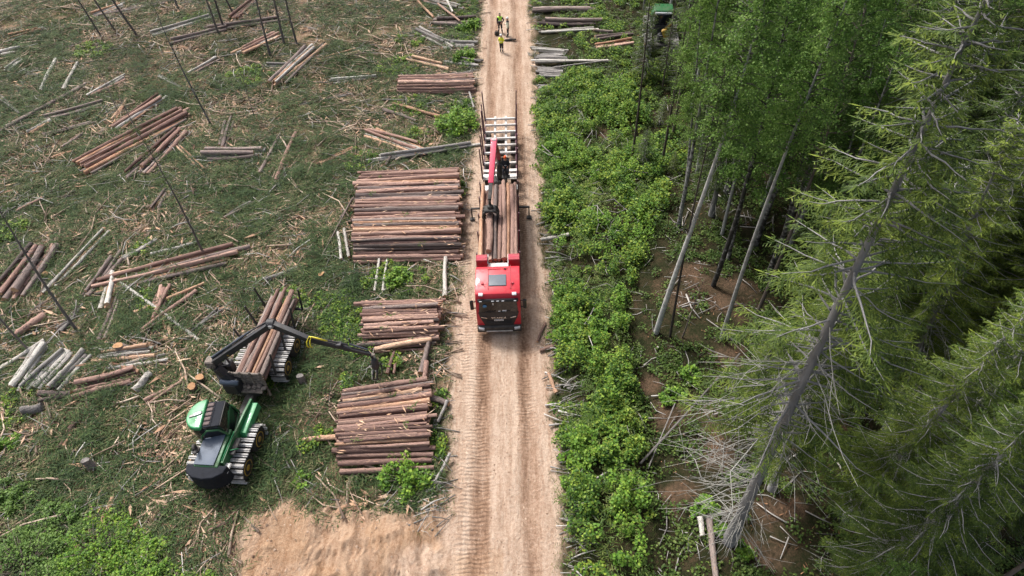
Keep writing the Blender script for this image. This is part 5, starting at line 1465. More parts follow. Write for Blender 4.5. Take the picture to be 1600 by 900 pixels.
# cab, turned towards the work
cc = fl(317, 648, 3.05); ca = math.atan2(-.05, 1.0)
cy_, cx_ = cc[1], cc[0]
CT = Matrix.Translation((cx_, cy_, 0)) @ Matrix.Rotation(R(12), 4, 'Z')
def dshape(rad, xf, hw, n=12):
    pts = [(rad * math.cos(a) if True else 0, rad * math.sin(a)) for a in np.linspace(math.pi / 2, 3 * math.pi / 2, n)]
    return [(xf, hw)] + [(p[0], p[1]) for p in pts] + [(xf, -hw)]
def dprism(mb, p0, z0, p1, z1, m_=0):
    n = len(p0); V = [(x, y, z0) for x, y in p0] + [(x, y, z1) for x, y in p1]
    F = [tuple(range(n - 1, -1, -1)), tuple(range(n, 2 * n))] + [(k, (k + 1) % n, n + (k + 1) % n, n + k) for k in range(n)]
    mb.add(V, F, m_)
m = MB(); dprism(m, dshape(.80, 1.15, .74), 1.15, dshape(.84, 1.25, .78), 1.75); m.xf(CT); fcab = part('cab', m, G['green_paint'], fw, .04)
m = MB(); dprism(m, dshape(.82, 1.22, .76), 1.74, dshape(.76, 1.02, .70), 2.98); m.xf(CT); part('cab_glass', m, G['glass'], fcab, .05)
m = MB(); dprism(m, dshape(.84, .12, .84), 2.97, dshape(.80, .08, .80), 3.16); m.xf(CT); rf = part('cab_roof', m, G['light_green'], fcab, .06, 3)
m = MB(); m.box((-.32, -.02, 3.175), (.66, .16, .05), 0, rz=R(14), bev=.02); m.box((-.22, 0, 3.20), (.36, .17, .06), 1, rz=R(14), bev=.02); m.xf(CT); part('roof_vent', m, [G['black_plastic'], G['white_paint']], rf)
m = MB()
for k in range(5): m.box((.30, -.52 + k * .26, 3.03), (.34, .20, .08), 1, bev=.03)
m.box((.32, 0, 2.98), (.44, 1.44, .08), 0, bev=.02); m.box((.72, 0, 2.97), (.5, 1.42, .06), 0, bev=.02); m.xf(CT); part('roof_guard', m, [G['guard_black'], G['grey_pink']], fcab)
m = MB()
for sy in (-1, 1):
    pts = [(-.35, sy * .80, 1.75), (-.1, sy * .82, 2.45), (.3, sy * .80, 2.82), (.85, sy * .76, 2.72), (1.15, sy * .76, 2.3), (1.26, sy * .78, 1.75)]
    m.path(pts, .055, 0, 8)
m.xf(CT); part('cab_arch', m, G['green_paint'], fcab)
m = MB(); m.box((.15, -.815, 2.2), (.30, .02, .18), 0, rx=R(6)); m.box((.62, -.80, 2.05), (.26, .02, .2), 0, rx=R(6)); m.xf(CT); part('window_reflection', m, G['white_paint'], fcab)  # white reflections on the side glass, built as flat white pieces
# bunk
m = MB()
for k in range(5): m.box((0, .85, 1.35 + k * .22), (1.95, .12, .17), 0, bev=.03)
for x in (-.9, -.3, .3, .9): m.box((x, .80, 1.8), (.14, .10, 1.3), 0, bev=.03)
m.box((0, .62, 1.25), (1.7, .5, .12), 0, bev=.03)
for k in range(7): m.box((-.9 + k * .3, .60 + .05 * (k % 3), 1.38 + .06 * (k % 2)), (.22, .28, .14), 0, rz=.3 * k, bev=.04)
part('load_gate', m, G['mud_steel'], fw)
for y in (1.6, 3.2, 4.8, 6.2):
    m = MB(); m.box((0, y, 1.32), (2.5, .14, .14), 0, bev=.02); b = part('bunk', m, G['black_steel'], fw)
    for sx in (-1, 1):
        q = MB(); q.beam((sx * 1.22, y, 1.28), (sx * 1.46, y, 3.0), .10, .12, 0, .07, .08); part('stake', q, G['black_steel'], b)
# crane: pillar, main boom, jib, grapple
pb = fl(352, 583, 1.3); K0 = fl(333, 567, 3.15); pb2 = fl(368, 604, 1.3); K1 = fl(424, 506, 5.0); K2 = fl(483, 530, 4.55); K3 = fl(578, 553, 3.35)
m = MB(); m.disc_stack(pb, [(-.3, .48), (.1, .48), (.14, .36), (.55, .34)], 0, 18, 'z'); m.beam(pb + [0, 0, .2], K0, .5, .5, 0, .34, .34); m.box(pb + [.45, .1, .5], (.5, .5, .8), 0, bev=.08); m.box(K0 + [-.16, .05, -.05], (.55, .45, .5), 1, bev=.06); m.box(pb2 + [0, 0, .25], (1.0, .8, .9), 0, bev=.12); m.beam(pb2 + [.05, 0, .5], K0 + [.12, -.1, -.3], .42, .5, 0, .34, .3); m.rod(pb2 + [-.5, -.25, .75], pb2 + [.55, -.25, .7], .13, 2)
for k in range(5):
    a = k * 1.2; m.path([pb + [.4 * math.cos(a), .35 * math.sin(a), -.1], pb + [.62 * math.cos(a), .5 * math.sin(a), .8], pb * .4 + K0 * .6 + [.25 * math.cos(a), .25 * math.sin(a), .1]], .03, 0, 6)
fc = part('crane', m, [G['black_steel'], G['mud_steel'], G['hood_panel']], fw)
m = MB(); m.beam(K0, K1, .24, .36, 0, .22, .32); m.rod(K0 + [-.02, .12, .28], K0 * .35 + K1 * .65 + [-.03, .18, .26], .07, 1); m.rod(K0 * .35 + K1 * .65 + [-.03, .18, .26], K1 * .95 + K0 * .05 + [-.03, .12, .2], .045, 2)
m.box(K0 * .78 + K1 * .22 + [.13, -.06, .02], (.2, .05, .12), 3)
part('main_boom', m, [G['black_steel'], G['hood_panel'], G['silver'], G['yellow_paint']], fc, .02)
m = MB(); m.disc_stack(K1 - np.array([.2, 0, 0]), [(0, .26), (.4, .26)], 0, 18); m.beam(K1, K2, .26, .42, 0, .22, .30); m.box(K1 + [.05, -.2, .02], (.34, .16, .28), 1, bev=.1); part('elbow', m, [G['black_steel'], G['silver']], fc, .02)
m = MB(); m.beam(K2, K3, .20, .26, 0, .16, .18); mid = K2 * .35 + K3 * .65; m.rod(K2 + [0, 0, .22], mid + [0, .05, .26], .05, 0); m.box(K2 * .5 + K3 * .5 + [0, 0, .16], (.34, .3, .22), 0, bev=.04); m.rod(mid + [.05, .12, .24], K3 + [-.1, .1, .2], .05, 1); m.rod(mid + [.05, .25, .05], mid + [.05, .25, .5], .04, 0)
part('jib', m, [G['black_steel'], G['hood_panel']], fc, .01)
m = MB()
for d in (0, .12):
    a = K2 * .97 + K3 * .03 + [d, -.02, .15]; m.path([K2 * .72 + K3 * .28 + [d, 0, .2], a + [0, -.04, .16], a + [-.08 + d * .5, -.28, .04], a + [-.1 + d * .5, -.36, -.2], a + [-.06 + d * .5, -.3, -.36]], .032, 0, 7)
part('hose', m, G['hose_yellow'], fc)
gk = K3 + np.array([.12, 0, -.55])
m = MB(); m.rod(K3, K3 + [.08, 0, -.3], .08); m.box(K3 + [.1, 0, -.06], (.36, .14, .1), 1, bev=.03); m.disc_stack(gk, [(-.55, .17), (-.5, .22), (-.1, .22), (.0, .16), (.2, .14)], 0, 14, 'z'); rot = part('rotator', m, [G['black_steel'], G['mud_steel']], fc)
gk = gk - np.array([0, 0, .6])
for sx in (-1, 1):
    for dx in (-.12, .12):
        q = MB(); q.path([gk + [dx, sx * .1, .1], gk + [dx, sx * .38, -.08], gk + [dx, sx * .42, -.42], gk + [dx, sx * .26, -.72], gk + [dx, sx * .05, -.82]], [.05, .05, .045, .035, .02], 0, 6); part('grapple_tine', q, G['black_steel'], rot)
# its load
def fw_log(x, y0, y1, z, r, kd, label):
    x *= FWX * .78
    a = FO + RGT * x + FWD * y0 + [0, 0, z]; b = FO + RGT * (x + random.gauss(0, .05)) + FWD * y1 + [0, 0, z + random.gauss(0, .03)]
    log(a, b, r, kd, label, 'logs loaded on the forwarder')
for k, x in enumerate((-.95, -.62, -.30, .02, .32, .64, .95)):
    kd = ['grey', 'pine', 'grey', 'pine', 'peeled', 'pine', 'grey'][k]
    fw_log(x, 1.0, 6.9 + random.uniform(-.5, .4), 1.92 + (.06 if k % 2 else -.02) + .14 * (1 - abs(x)), random.uniform(.10, .13), kd, f"{ADJ[kd]} on the forwarder bunk, {ordinal(k + 1)} from the side away from the stacks")
for z in (1.56,):
    for x in np.linspace(-.95, .95, 6): fw_log(x, 1.05, 6.6 + random.uniform(-.3, .2), z, .15, 'pine', 'reddish pine log on the forwarder bunk, hidden below the top layer')

# ---- harvester among the far trees
hp = on_ground(1030, 72)
hv = empty('harvester', hp, R(172), 'green-roofed harvester with yellow felling head among trees beyond the trailer', 'harvester')
for sx in (-1, 1):
    bogie(hv, sx * 1.2, 1.2, sx, .7, .6, .7); bogie(hv, sx * 1.2, -2.6, sx, .7, .6, .7)
m = MB(); m.box((0, -.6, 1.05), (1.3, 6.2, .5), 0, bev=.08); part('frame', m, G['dusty_black'], hv)
m = MB(); m.prism([(-4.4, 1.2), (-4.2, 2.0), (-2.2, 2.2), (-2.2, 1.2)], -.85, .85); part('engine_hood', m, G['green_paint'], hv, .06)
m = MB(); m.box((0, -.5, 1.75), (1.7, 1.9, 1.0), 0, bev=.12); hc = part('cab', m, G['black_steel'], hv)
m = MB(); m.box((0, -.45, 2.65), (1.64, 1.84, 1.1), 0, bev=.14, taper=(.92, .9)); part('cab_glass', m, G['glass'], hc)
m = MB(); m.box((0, -.65, 3.28), (1.7, 1.6, .16), 0, bev=.07); part('cab_roof', m, G['green_paint'], hc)
m = MB(); m.box((0, .30, 3.2), (1.5, .1, .14), 0, bev=.03); part('lamp_bar', m, G['lamp'], hc)
m = MB(); m.rod((.1, 1.9, 1.0), (.1, 1.9, 2.0), .36); m.beam((.1, 1.9, 1.9), (-1.2, 2.4, 4.2), .34, .4); m.beam((-1.2, 2.4, 4.2), (-3.0, 3.4, 3.6), .28, .32); m.beam((-3.0, 3.4, 3.6), (-3.4, 3.6, 3.0), .2, .2); hcr = part('crane', m, G['black_steel'], hv, .03)
m = MB(); m.box((-.2, 2.15, 2.2), (.5, .4, .8), 0, ry=R(25), bev=.06); m.beam((-.1, 2.1, 2.5), (-.6, 2.4, 3.2), .2, .2); part('boom_bracket', m, G['yellow_paint'], hcr)
hh = np.array([-3.45, 3.65, 2.4])
m = MB(); m.box(hh, (.55, .6, 1.0), 0, bev=.1); m.rod(hh + [0, 0, .5], hh + [0, 0, .9], .12, 1)
for sx in (-1, 1):
    m.path([hh + [sx * .2, .2, .3], hh + [sx * .55, .35, .1], hh + [sx * .45, .7, -.05]], [.09, .08, .04], 0, 6); m.path([hh + [sx * .2, .2, -.3], hh + [sx * .5, .35, -.45], hh + [sx * .4, .65, -.55]], [.08, .07, .04], 0, 6)
m.box(hh + [0, .1, -.62], (.7, .3, .3), 1, bev=.06); part('felling_head', m, [G['yellow_paint'], G['black_steel']], hcr)

# ---------------------------------------------------------------- people
G['skin'] = P_('skin', (0.48, 0.27, 0.19), .55, var=.06)
G['hair'] = P_('dark_hair', (0.03, 0.022, 0.018), .7)
G['lime'] = P_('lime_vest', (0.45, 0.85, 0.08), .6, var=.08)
G['yellow_vest'] = P_('yellow_vest', (0.78, 0.85, 0.05), .6, var=.08)
G['band'] = P_('reflective_band', (0.78, 0.80, 0.78), .35, var=.05)
G['dark_cloth'] = P_('dark_cloth', (0.018, 0.02, 0.027), .85, var=.25)
G['boot'] = P_('boot', (0.02, 0.017, 0.014), .7)
G['pale_cloth'] = P_('pale_cloth', (0.72, 0.76, 0.62), .7, var=.08)

def person(loc, rz, h, label, arms, legs=None, top='lime', sleeves='dark_cloth', trousers='dark_cloth', hat=None, seated=False, extra=None):
    """one skinned body; arms: (elbow, hand) offsets per side in body space (x right, y front, z up; unit height 1.75)"""
    k = h / 1.75
    zs = 0 if not seated else -.42
    J = {}
    E = []
    def v(n, p, r, par=None):
        J[n] = (np.array(p, float), r, len(J))
        if par is not None: E.append((par, n))
    v('pel', (0, 0, .95 + zs), (.155, .115)); v('wst', (0, .01, 1.12 + zs), (.14, .105), 'pel'); v('chs', (0, .0, 1.32 + zs), (.175, .12), 'wst'); v('shb', (0, -.01, 1.44 + zs), (.13, .09), 'chs')
    v('nck', (0, .0, 1.52 + zs), (.055, .058), 'shb'); v('hd0', (0, .015, 1.60 + zs), (.072, .085), 'nck'); v('hd1', (0, .02, 1.68 + zs), (.082, .10), 'hd0'); v('hd2', (0, .01, 1.745 + zs), (.055, .065), 'hd1')
    for s, nm in ((-1, 'l'), (1, 'r')):
        el, hn = arms[0 if s < 0 else 1]
        v('s' + nm, (s * .175, -.01, 1.42 + zs), (.065, .065), 'shb'); v('e' + nm, (s * .2 + s * el[0], el[1], 1.42 + zs + el[2]), (.046, .046), 's' + nm); v('w' + nm, (s * .2 + s * hn[0], hn[1], 1.42 + zs + hn[2]), (.032, .03), 'e' + nm)
        p = J['w' + nm][0]; d = p - J['e' + nm][0]; d /= np.linalg.norm(d); v('h' + nm, p + d * .08, (.042, .022), 'w' + nm)
        if not seated:
            st = legs or ((.0, .0), (.0, .0)); q = st[0 if s < 0 else 1]
            v('t' + nm, (s * .095, 0, .86), (.095, .10), 'pel'); v('k' + nm, (s * .10 + s * q[0] * .5, q[1] * .5 + .015, .49), (.06, .065), 't' + nm); v('a' + nm, (s * .105 + s * q[0], q[1], .09), (.042, .045), 'k' + nm); v('f' + nm, (s * .12 + s * q[0], q[1] + .16, .045), (.042, .03), 'a' + nm)
        else:
            v('t' + nm, (s * .10, .06, .93 + zs), (.09, .09), 'pel'); v('k' + nm, (s * .14, .46, .95 + zs), (.06, .06), 't' + nm); v('a' + nm, (s * .13, .50, .52 + zs), (.042, .045), 'k' + nm); v('f' + nm, (s * .13, .64, .47 + zs), (.042, .03), 'a' + nm)
    names = list(J)
    me = bpy.data.meshes.new('person'); me.from_pydata([tuple(J[n][0] * k) for n in names], [(J[a][2], J[b][2]) for a, b in E], [])
    o = bpy.data.objects.new('person', me); COL.objects.link(o)
    mod = o.modifiers.new('skin', 'SKIN'); mod.use_smooth_shade = True
    sv = me.skin_vertices[0].data
    for n in names:
        r = J[n][1]; sv[J[n][2]].radius = (r[0] * k * 1.32, r[1] * k * 1.32)
    sv[0].use_root = True
    sb = o.modifiers.new('sub', 'SUBSURF'); sb.levels = 2; sb.render_levels = 2
    dg = bpy.context.evaluated_depsgraph_get(); dg.update()
    body = bpy.data.meshes.new_from_object(o.evaluated_get(dg)); bpy.data.objects.remove(o); bpy.data.meshes.remove(me)
    # fingers: short bent chains rooted in the palm, joined to the body mesh
    bm = bmesh.new(); bm.from_mesh(body)
    for nm, s in (('l', -1), ('r', 1)):
        hp_, wp = J['h' + nm][0], J['w' + nm][0]; d = (hp_ - wp) / np.linalg.norm(hp_ - wp); u_, w_ = frame_of(d)
        for i in range(4):
            ln = (.075, .085, .08, .062)[i]; b0 = hp_ + w_ * (i - 1.5) * .019
            Vt, Ft = tube(np.array([b0 - d * .01, b0 + d * ln * .55, b0 + d * ln * .85 + u_ * .02, b0 + d * ln * .9 + u_ * .045]) * k, np.array([.010, .009, .008, .006]) * k, 5)
            vs = [bm.verts.new(tuple(x)) for x in Vt]
            for f in Ft: bm.faces.new([vs[q] for q in f])
        b0 = wp + d * .03 + w_ * -.03
        Vt, Ft = tube(np.array([b0, b0 + d * .035 - w_ * .025, b0 + d * .065 - w_ * .03 + u_ * .02]) * k, np.array([.012, .010, .007]) * k, 5)
        vs = [bm.verts.new(tuple(x)) for x in Vt]
        for f in Ft: bm.faces.new([vs[q] for q in f])
    bm.to_mesh(body); bm.free()
    mats = [G['skin'], G[top], G[sleeves], G[trousers], G['boot'], G['band']]
    for q in mats: body.materials.append(q)
    for p in body.polygons:
        c = np.array(p.center) / k; z = c[2] - zs; nm = 'l' if c[0] < 0 else 'r'
        # nearest bone decides the cloth
        best = min(E, key=lambda e: _segd(c, J[e[0]][0], J[e[1]][0]))
        a, b = best
        if a[0] == 'h' or b in ('nck', 'hd0', 'hd1', 'hd2') or b[0] == 'h': mi = 0 if b != 'nck' or z > 1.50 else 1
        elif b[0] in 'ew': mi = 2
        elif b[0] == 'f' or (b[0] == 'a' and z < .2 and not seated): mi = 4
        elif b[0] in 'tka': mi = 3
        else: mi = 1 if z > .93 else 3
        if mi == 1 and (1.13 < z < 1.18 or 1.02 < z < 1.05): mi = 5
        if mi == 3 and not seated and .33 < z < .40: mi = 5
        p.material_index = mi; p.use_smooth = True
    o = link('person', body); o.location = loc; o.rotation_euler = (0, 0, rz)
    tag(o, label, 'person')
    hz = 1.68 + zs
    m = MB()   # face: brow, nose, eyes, ears, mouth
    m.path([np.array([0, .112, hz + .01]) * k, np.array([0, .135, hz - .02]) * k, np.array([0, .112, hz - .03]) * k], [.010 * k, .014 * k, .010 * k], 0, 6)
    for s in (-1, 1):
        m.ball(np.array([s * .034, .104, hz + .01]) * k, .011 * k, 1, 8, 6); m.ball(np.array([s * .085, .015, hz - .005]) * k, np.array([.012, .022, .032]) * k, 0, 8, 6)
    m.box(np.array([0, .112, hz - .055]) * k, np.array([.05, .012, .012]) * k, 2, bev=.003)
    part('face', m, [G['skin'], G['boot'], G['dark_red']], o)
    m = MB()
    if hat:
        n = 16; V = []; pr2 = [(-.02, 1.22), (.0, 1.12), (.04, 1.08), (.085, .82), (.115, .45), (.122, .05)]
        for zz, q in pr2:
            for j in range(n):
                a = 2 * math.pi * j / n; V.append((.098 * q * math.cos(a) * k, (.01 + .118 * q * math.sin(a)) * k, (hz + .035 + zz) * k))
        F = [(i * n + j, i * n + (j + 1) % n, (i + 1) * n + (j + 1) % n, (i + 1) * n + j) for i in range(5) for j in range(n)] + [tuple(5 * n + j for j in range(n)), tuple(range(n - 1, -1, -1))]
        m.add(V, F, 0, True); part('helmet', m, G[hat], o)
    else:
        m.ball(np.array([0, -.012, hz + .03]) * k, np.array([.095, .112, .085]) * k, 0, 14, 8); part('hair', m, G['hair'], o)
    return o
def _segd(p, a, b):
    ab = b - a; t = np.clip((p - a) @ ab / (ab @ ab + 1e-9), 0, 1); return np.linalg.norm(p - a - t * ab)
ARM_DOWN = ((.05, .02, -.29), (.03, .10, -.54)); ARM_FWD = ((.06, .02, -.27), (-.05, .24, -.30)); ARM_HIP = ((.16, -.04, -.25), (.02, .08, -.44))
G['helmet_white'] = P_('white_helmet', (0.8, 0.8, 0.78), .35, var=.04)
p = on_ground(782, 51); person(p, R(175), 1.9, 'person in a lime and white vest facing the truck, dark trousers', (ARM_HIP, ARM_DOWN), ((.06, .02), (.05, -.03)), 'lime')
p = on_ground(794, 57); person(p, R(95), 1.86, 'person in dark clothes with pale shoulders, standing side-on by the trailer end', (ARM_DOWN, ARM_FWD), ((.03, .05), (.02, -.05)), 'dark_cloth', 'pale_cloth', hat='helmet_white')
p = on_ground(784, 82); person(p, R(-10), 1.72, 'person in a yellow vest and white helmet, back turned, nearest the trailer', (ARM_FWD, ARM_FWD), ((.0, .02), (.0, -.02)), 'yellow_vest', 'yellow_vest', hat='helmet_white')
G_SEAT = np.array([TX, TY, TZ]) + sc_
person(G_SEAT + [0, 0, -.47 + .02], R(180), 1.75, 'person in an orange helmet and dark clothes sitting on the truck crane', (ARM_FWD, ARM_FWD), None, 'dark_cloth', hat='orange_plastic', seated=True)
# backpack and a long dark shape on the road by the people
p = on_ground(776.5, 55.5); m = MB(); m.box((0, 0, .22), (.5, .34, .42), 0, bev=.1, taper=(.8, .8)); o = m.build('backpack', G['boot']); o.location = p; tag(o, 'dark backpack standing on the road at the feet of the lime-vested person', 'backpack')
m = MB(); m.path([(-.14, .0, .4), (-.12, .0, .52), (.12, 0, .52), (.14, 0, .4)], .02); part('strap', m, G['boot'], o)
p = on_ground(795, 64); m = MB(); m.box((0, 0, .10), (.85, .22, .2), 0, rz=.15, bev=.07); m.box((.55, .06, .09), (.35, .16, .16), 0, rz=.4, bev=.05); m.box((-.6, -.05, .07), (.4, .1, .1), 0, rz=.1, bev=.03); o = m.build('dark_shape', G['boot']); o.location = p; tag(o, 'long dark low shape lying on the sand beside the yellow-vested person', 'bag')
# ---------------------------------------------------------------- trees
G['bark_spruce'] = mat('spruce_trunk_bark', [(0.2, (0.15, 0.143, 0.14)), (0.5, (0.30, 0.29, 0.285)), (0.8, (0.46, 0.445, 0.435))], scale=2.5, stretch=(2, 2, .5), rnd='object', amt=.4, rough=.9, bumpy=.7, bscale=10)
G['bark_pine'] = mat('pine_trunk_bark', [(0.2, (0.045, 0.037, 0.032)), (0.5, (0.105, 0.085, 0.072)), (0.8, (0.20, 0.165, 0.14))], scale=2.5, stretch=(2, 2, .5), rnd='object', amt=.4, rough=.9, bumpy=.7, bscale=10)
G['bark_birch'] = mat('birch_trunk_bark', [(0.36, (0.03, 0.028, 0.026)), (0.46, (0.24, 0.235, 0.225)), (0.8, (0.54, 0.53, 0.51))], scale=3.2, stretch=(1.2, 1.2, 1.6), rnd='object', amt=.3, rough=.7, detail=4)
G['bark_slim'] = mat('slim_trunk_bark', [(0.2, (0.075, 0.066, 0.062)), (0.6, (0.15, 0.135, 0.127)), (0.85, (0.25, 0.23, 0.22))], scale=2.5, stretch=(3, 3, .7), rnd='object', amt=.4, rough=.9)
G['dead_twig'] = mat('dead_twig', [(0.2, (0.17, 0.165, 0.15)), (0.6, (0.33, 0.32, 0.29)), (0.85, (0.48, 0.47, 0.43))], scale=2, rnd='island', amt=.4, rough=.9)
G['bark_dark'] = mat('dark_trunk_bark', [(0.2, (0.025, 0.022, 0.020)), (0.6, (0.07, 0.06, 0.055)), (0.85, (0.14, 0.13, 0.12))], scale=2.5, stretch=(2, 2, .5), rnd='object', amt=.4, rough=.9, bumpy=.7, bscale=10)
def tree_leaf(name, stops, transl=.3, amt=.6):
    """leaf colour: noise through the crown, loose piece and whole-tree variation"""
    m, nt, bs, out = new_mat(name)
    vec = coords(nt); f = noise_node(nt, vec, 1.3, 4, .7)
    isl = nt.nodes.new("ShaderNodeNewGeometry").outputs['Random Per Island']; ob = nt.nodes.new("ShaderNodeObjectInfo").outputs['Random']
    fac = math_node(nt, 'ADD', math_node(nt, 'MULTIPLY', f, .75), math_node(nt, 'MULTIPLY', isl, .2)); fac = math_node(nt, 'ADD', fac, math_node(nt, 'MULTIPLY', ob, .14))
    c = ramp_node(nt, fac, stops); nt.links.new(c, bs.inputs['Base Color']); bs.inputs['Roughness'].default_value = .6; bs.inputs['Specular IOR Level'].default_value = .2
    tr = nt.nodes.new("ShaderNodeBsdfTranslucent"); nt.links.new(c, tr.inputs['Color']); mx = nt.nodes.new("ShaderNodeMixShader"); mx.inputs[0].default_value = transl
    nt.links.new(bs.outputs[0], mx.inputs[1]); nt.links.new(tr.outputs[0], mx.inputs[2]); nt.links.new(mx.outputs[0], out.inputs['Surface']); return m
G['spruce_leaf'] = tree_leaf('spruce_needles', [(0.30, (0.016, 0.032, 0.008)), (0.50, (0.047, 0.080, 0.015)), (0.62, (0.105, 0.150, 0.023)), (0.78, (0.21, 0.26, 0.036))], .12)
G['birch_leaf'] = tree_leaf('birch_leaves', [(0.30, (0.036, 0.085, 0.02)), (0.50, (0.10, 0.195, 0.038)), (0.70, (0.22, 0.335, 0.08))], .36)
G['pine_leaf'] = tree_leaf('pine_needles', [(0.25, (0.035, 0.06, 0.022)), (0.5, (0.065, 0.10, 0.035)), (0.8, (0.12, 0.155, 0.055))], .2)
G['feather_leaf'] = tree_leaf('sapling_needles', [(0.25, (0.055, 0.095, 0.03)), (0.5, (0.09, 0.14, 0.045)), (0.8, (0.15, 0.20, 0.07))], .3)

class Tubes:
    def __init__(s): s.V = []; s.F = []; s.n = 0; s.M = []
    def add(s, P, r, n=5, mi=0):
        V, F = tube(P, r, n, False); s.V.append(V); s.M += [mi] * len(F); s.F += [tuple(i + s.n for i in f) for f in F]; s.n += len(V)
    def mesh(s, name, m): return raw_mesh(name, np.concatenate(s.V), np.array(s.F), m if isinstance(m, list) else [m], s.M, smooth=True)

class Leaves:
    def __init__(s): s.c = []; s.d = []; s.n = []; s.l = []; s.w = []
    def add(s, c, d, n, l, w):
        c = np.atleast_2d(c); k = len(c)
        s.c.append(c); s.d.append(np.broadcast_to(d, (k, 3))); s.n.append(np.broadcast_to(n, (k, 3))); s.l.append(np.broadcast_to(l, (k,))); s.w.append(np.broadcast_to(w, (k,)))
    def mesh(s, name, m, at_=.5):
        V, F = kites(np.concatenate(s.c), unit(np.concatenate(s.d)), unit(np.concatenate(s.n)), np.concatenate(s.l), np.concatenate(s.w), wid_at=at_)
        return raw_mesh(name, V, F, [m])

def trunk_path(h, rng, bend=.25, n=12):
    t = np.linspace(0, 1, n); a = rng.uniform(0, 6.28, 2)
    x = bend * np.sin(t * 3 + a[0]) - bend * math.sin(a[0]); y = bend * np.sin(t * 2.6 + a[1]) - bend * math.sin(a[1])
    return np.stack([x, y, t * h - .15 * (t == 0)], 1)

def needle_branch(LV, B, rng, dens=9.0, droop=.35, wid=.05, start=.2, tl=.5, sub=7):
    """feathery side twigs along a branch polyline B (m,3)"""
    seg = np.linalg.norm(np.diff(B, axis=0), axis=1); cum = np.concatenate([[0], np.cumsum(seg)]); L = cum[-1]
    n = max(4, int(L * dens)); s = np.linspace(start, 1, n)
    P = np.stack([np.interp(s * L, cum, B[:, k]) for k in range(3)], 1)
    T = np.gradient(P, axis=0); T = unit(T); up = np.array([0, 0, 1.0])
    S = unit(np.cross(T, up)); side = np.where(np.arange(n) % 2 == 0, 1, -1)[:, None]
    ang = rng.uniform(.6, 1.15, n)[:, None]
    D = T * np.cos(ang) + S * side * np.sin(ang); D[:, 2] -= droop * rng.uniform(.4, 1.5, n); D = unit(D)
    ln = (tl * (1 - .65 * s) + .12) * rng.uniform(.7, 1.25, n) * min(1.3, .45 + L * .3)
    LV.add(P, D, np.cross(D, up) + rng.normal(0, .3, (n, 3)), ln, wid * .8 * rng.uniform(.8, 1.3, n))
    Sd = unit(np.cross(D, up))
    for q in range(sub):
        f = (q + .3) / sub
        c = P + D * (ln * f)[:, None]
        sg = 1 if q % 2 else -1
        dd = D * .75 + Sd * sg * rng.uniform(.5, 1.0, (n, 1)) + np.array([0, 0, -.18]) + rng.normal(0, .2, (n, 3))
        nn = np.cross(dd, up) + rng.normal(0, .4, (n, 3))
        LV.add(c, dd, nn, ln * (.62 - .38 * f) * rng.uniform(.7, 1.3, n), wid * rng.uniform(.6, 1.1, n))
    LV.add(P[-1:], T[-1:], S[-1:], .3, wid * 1.5)

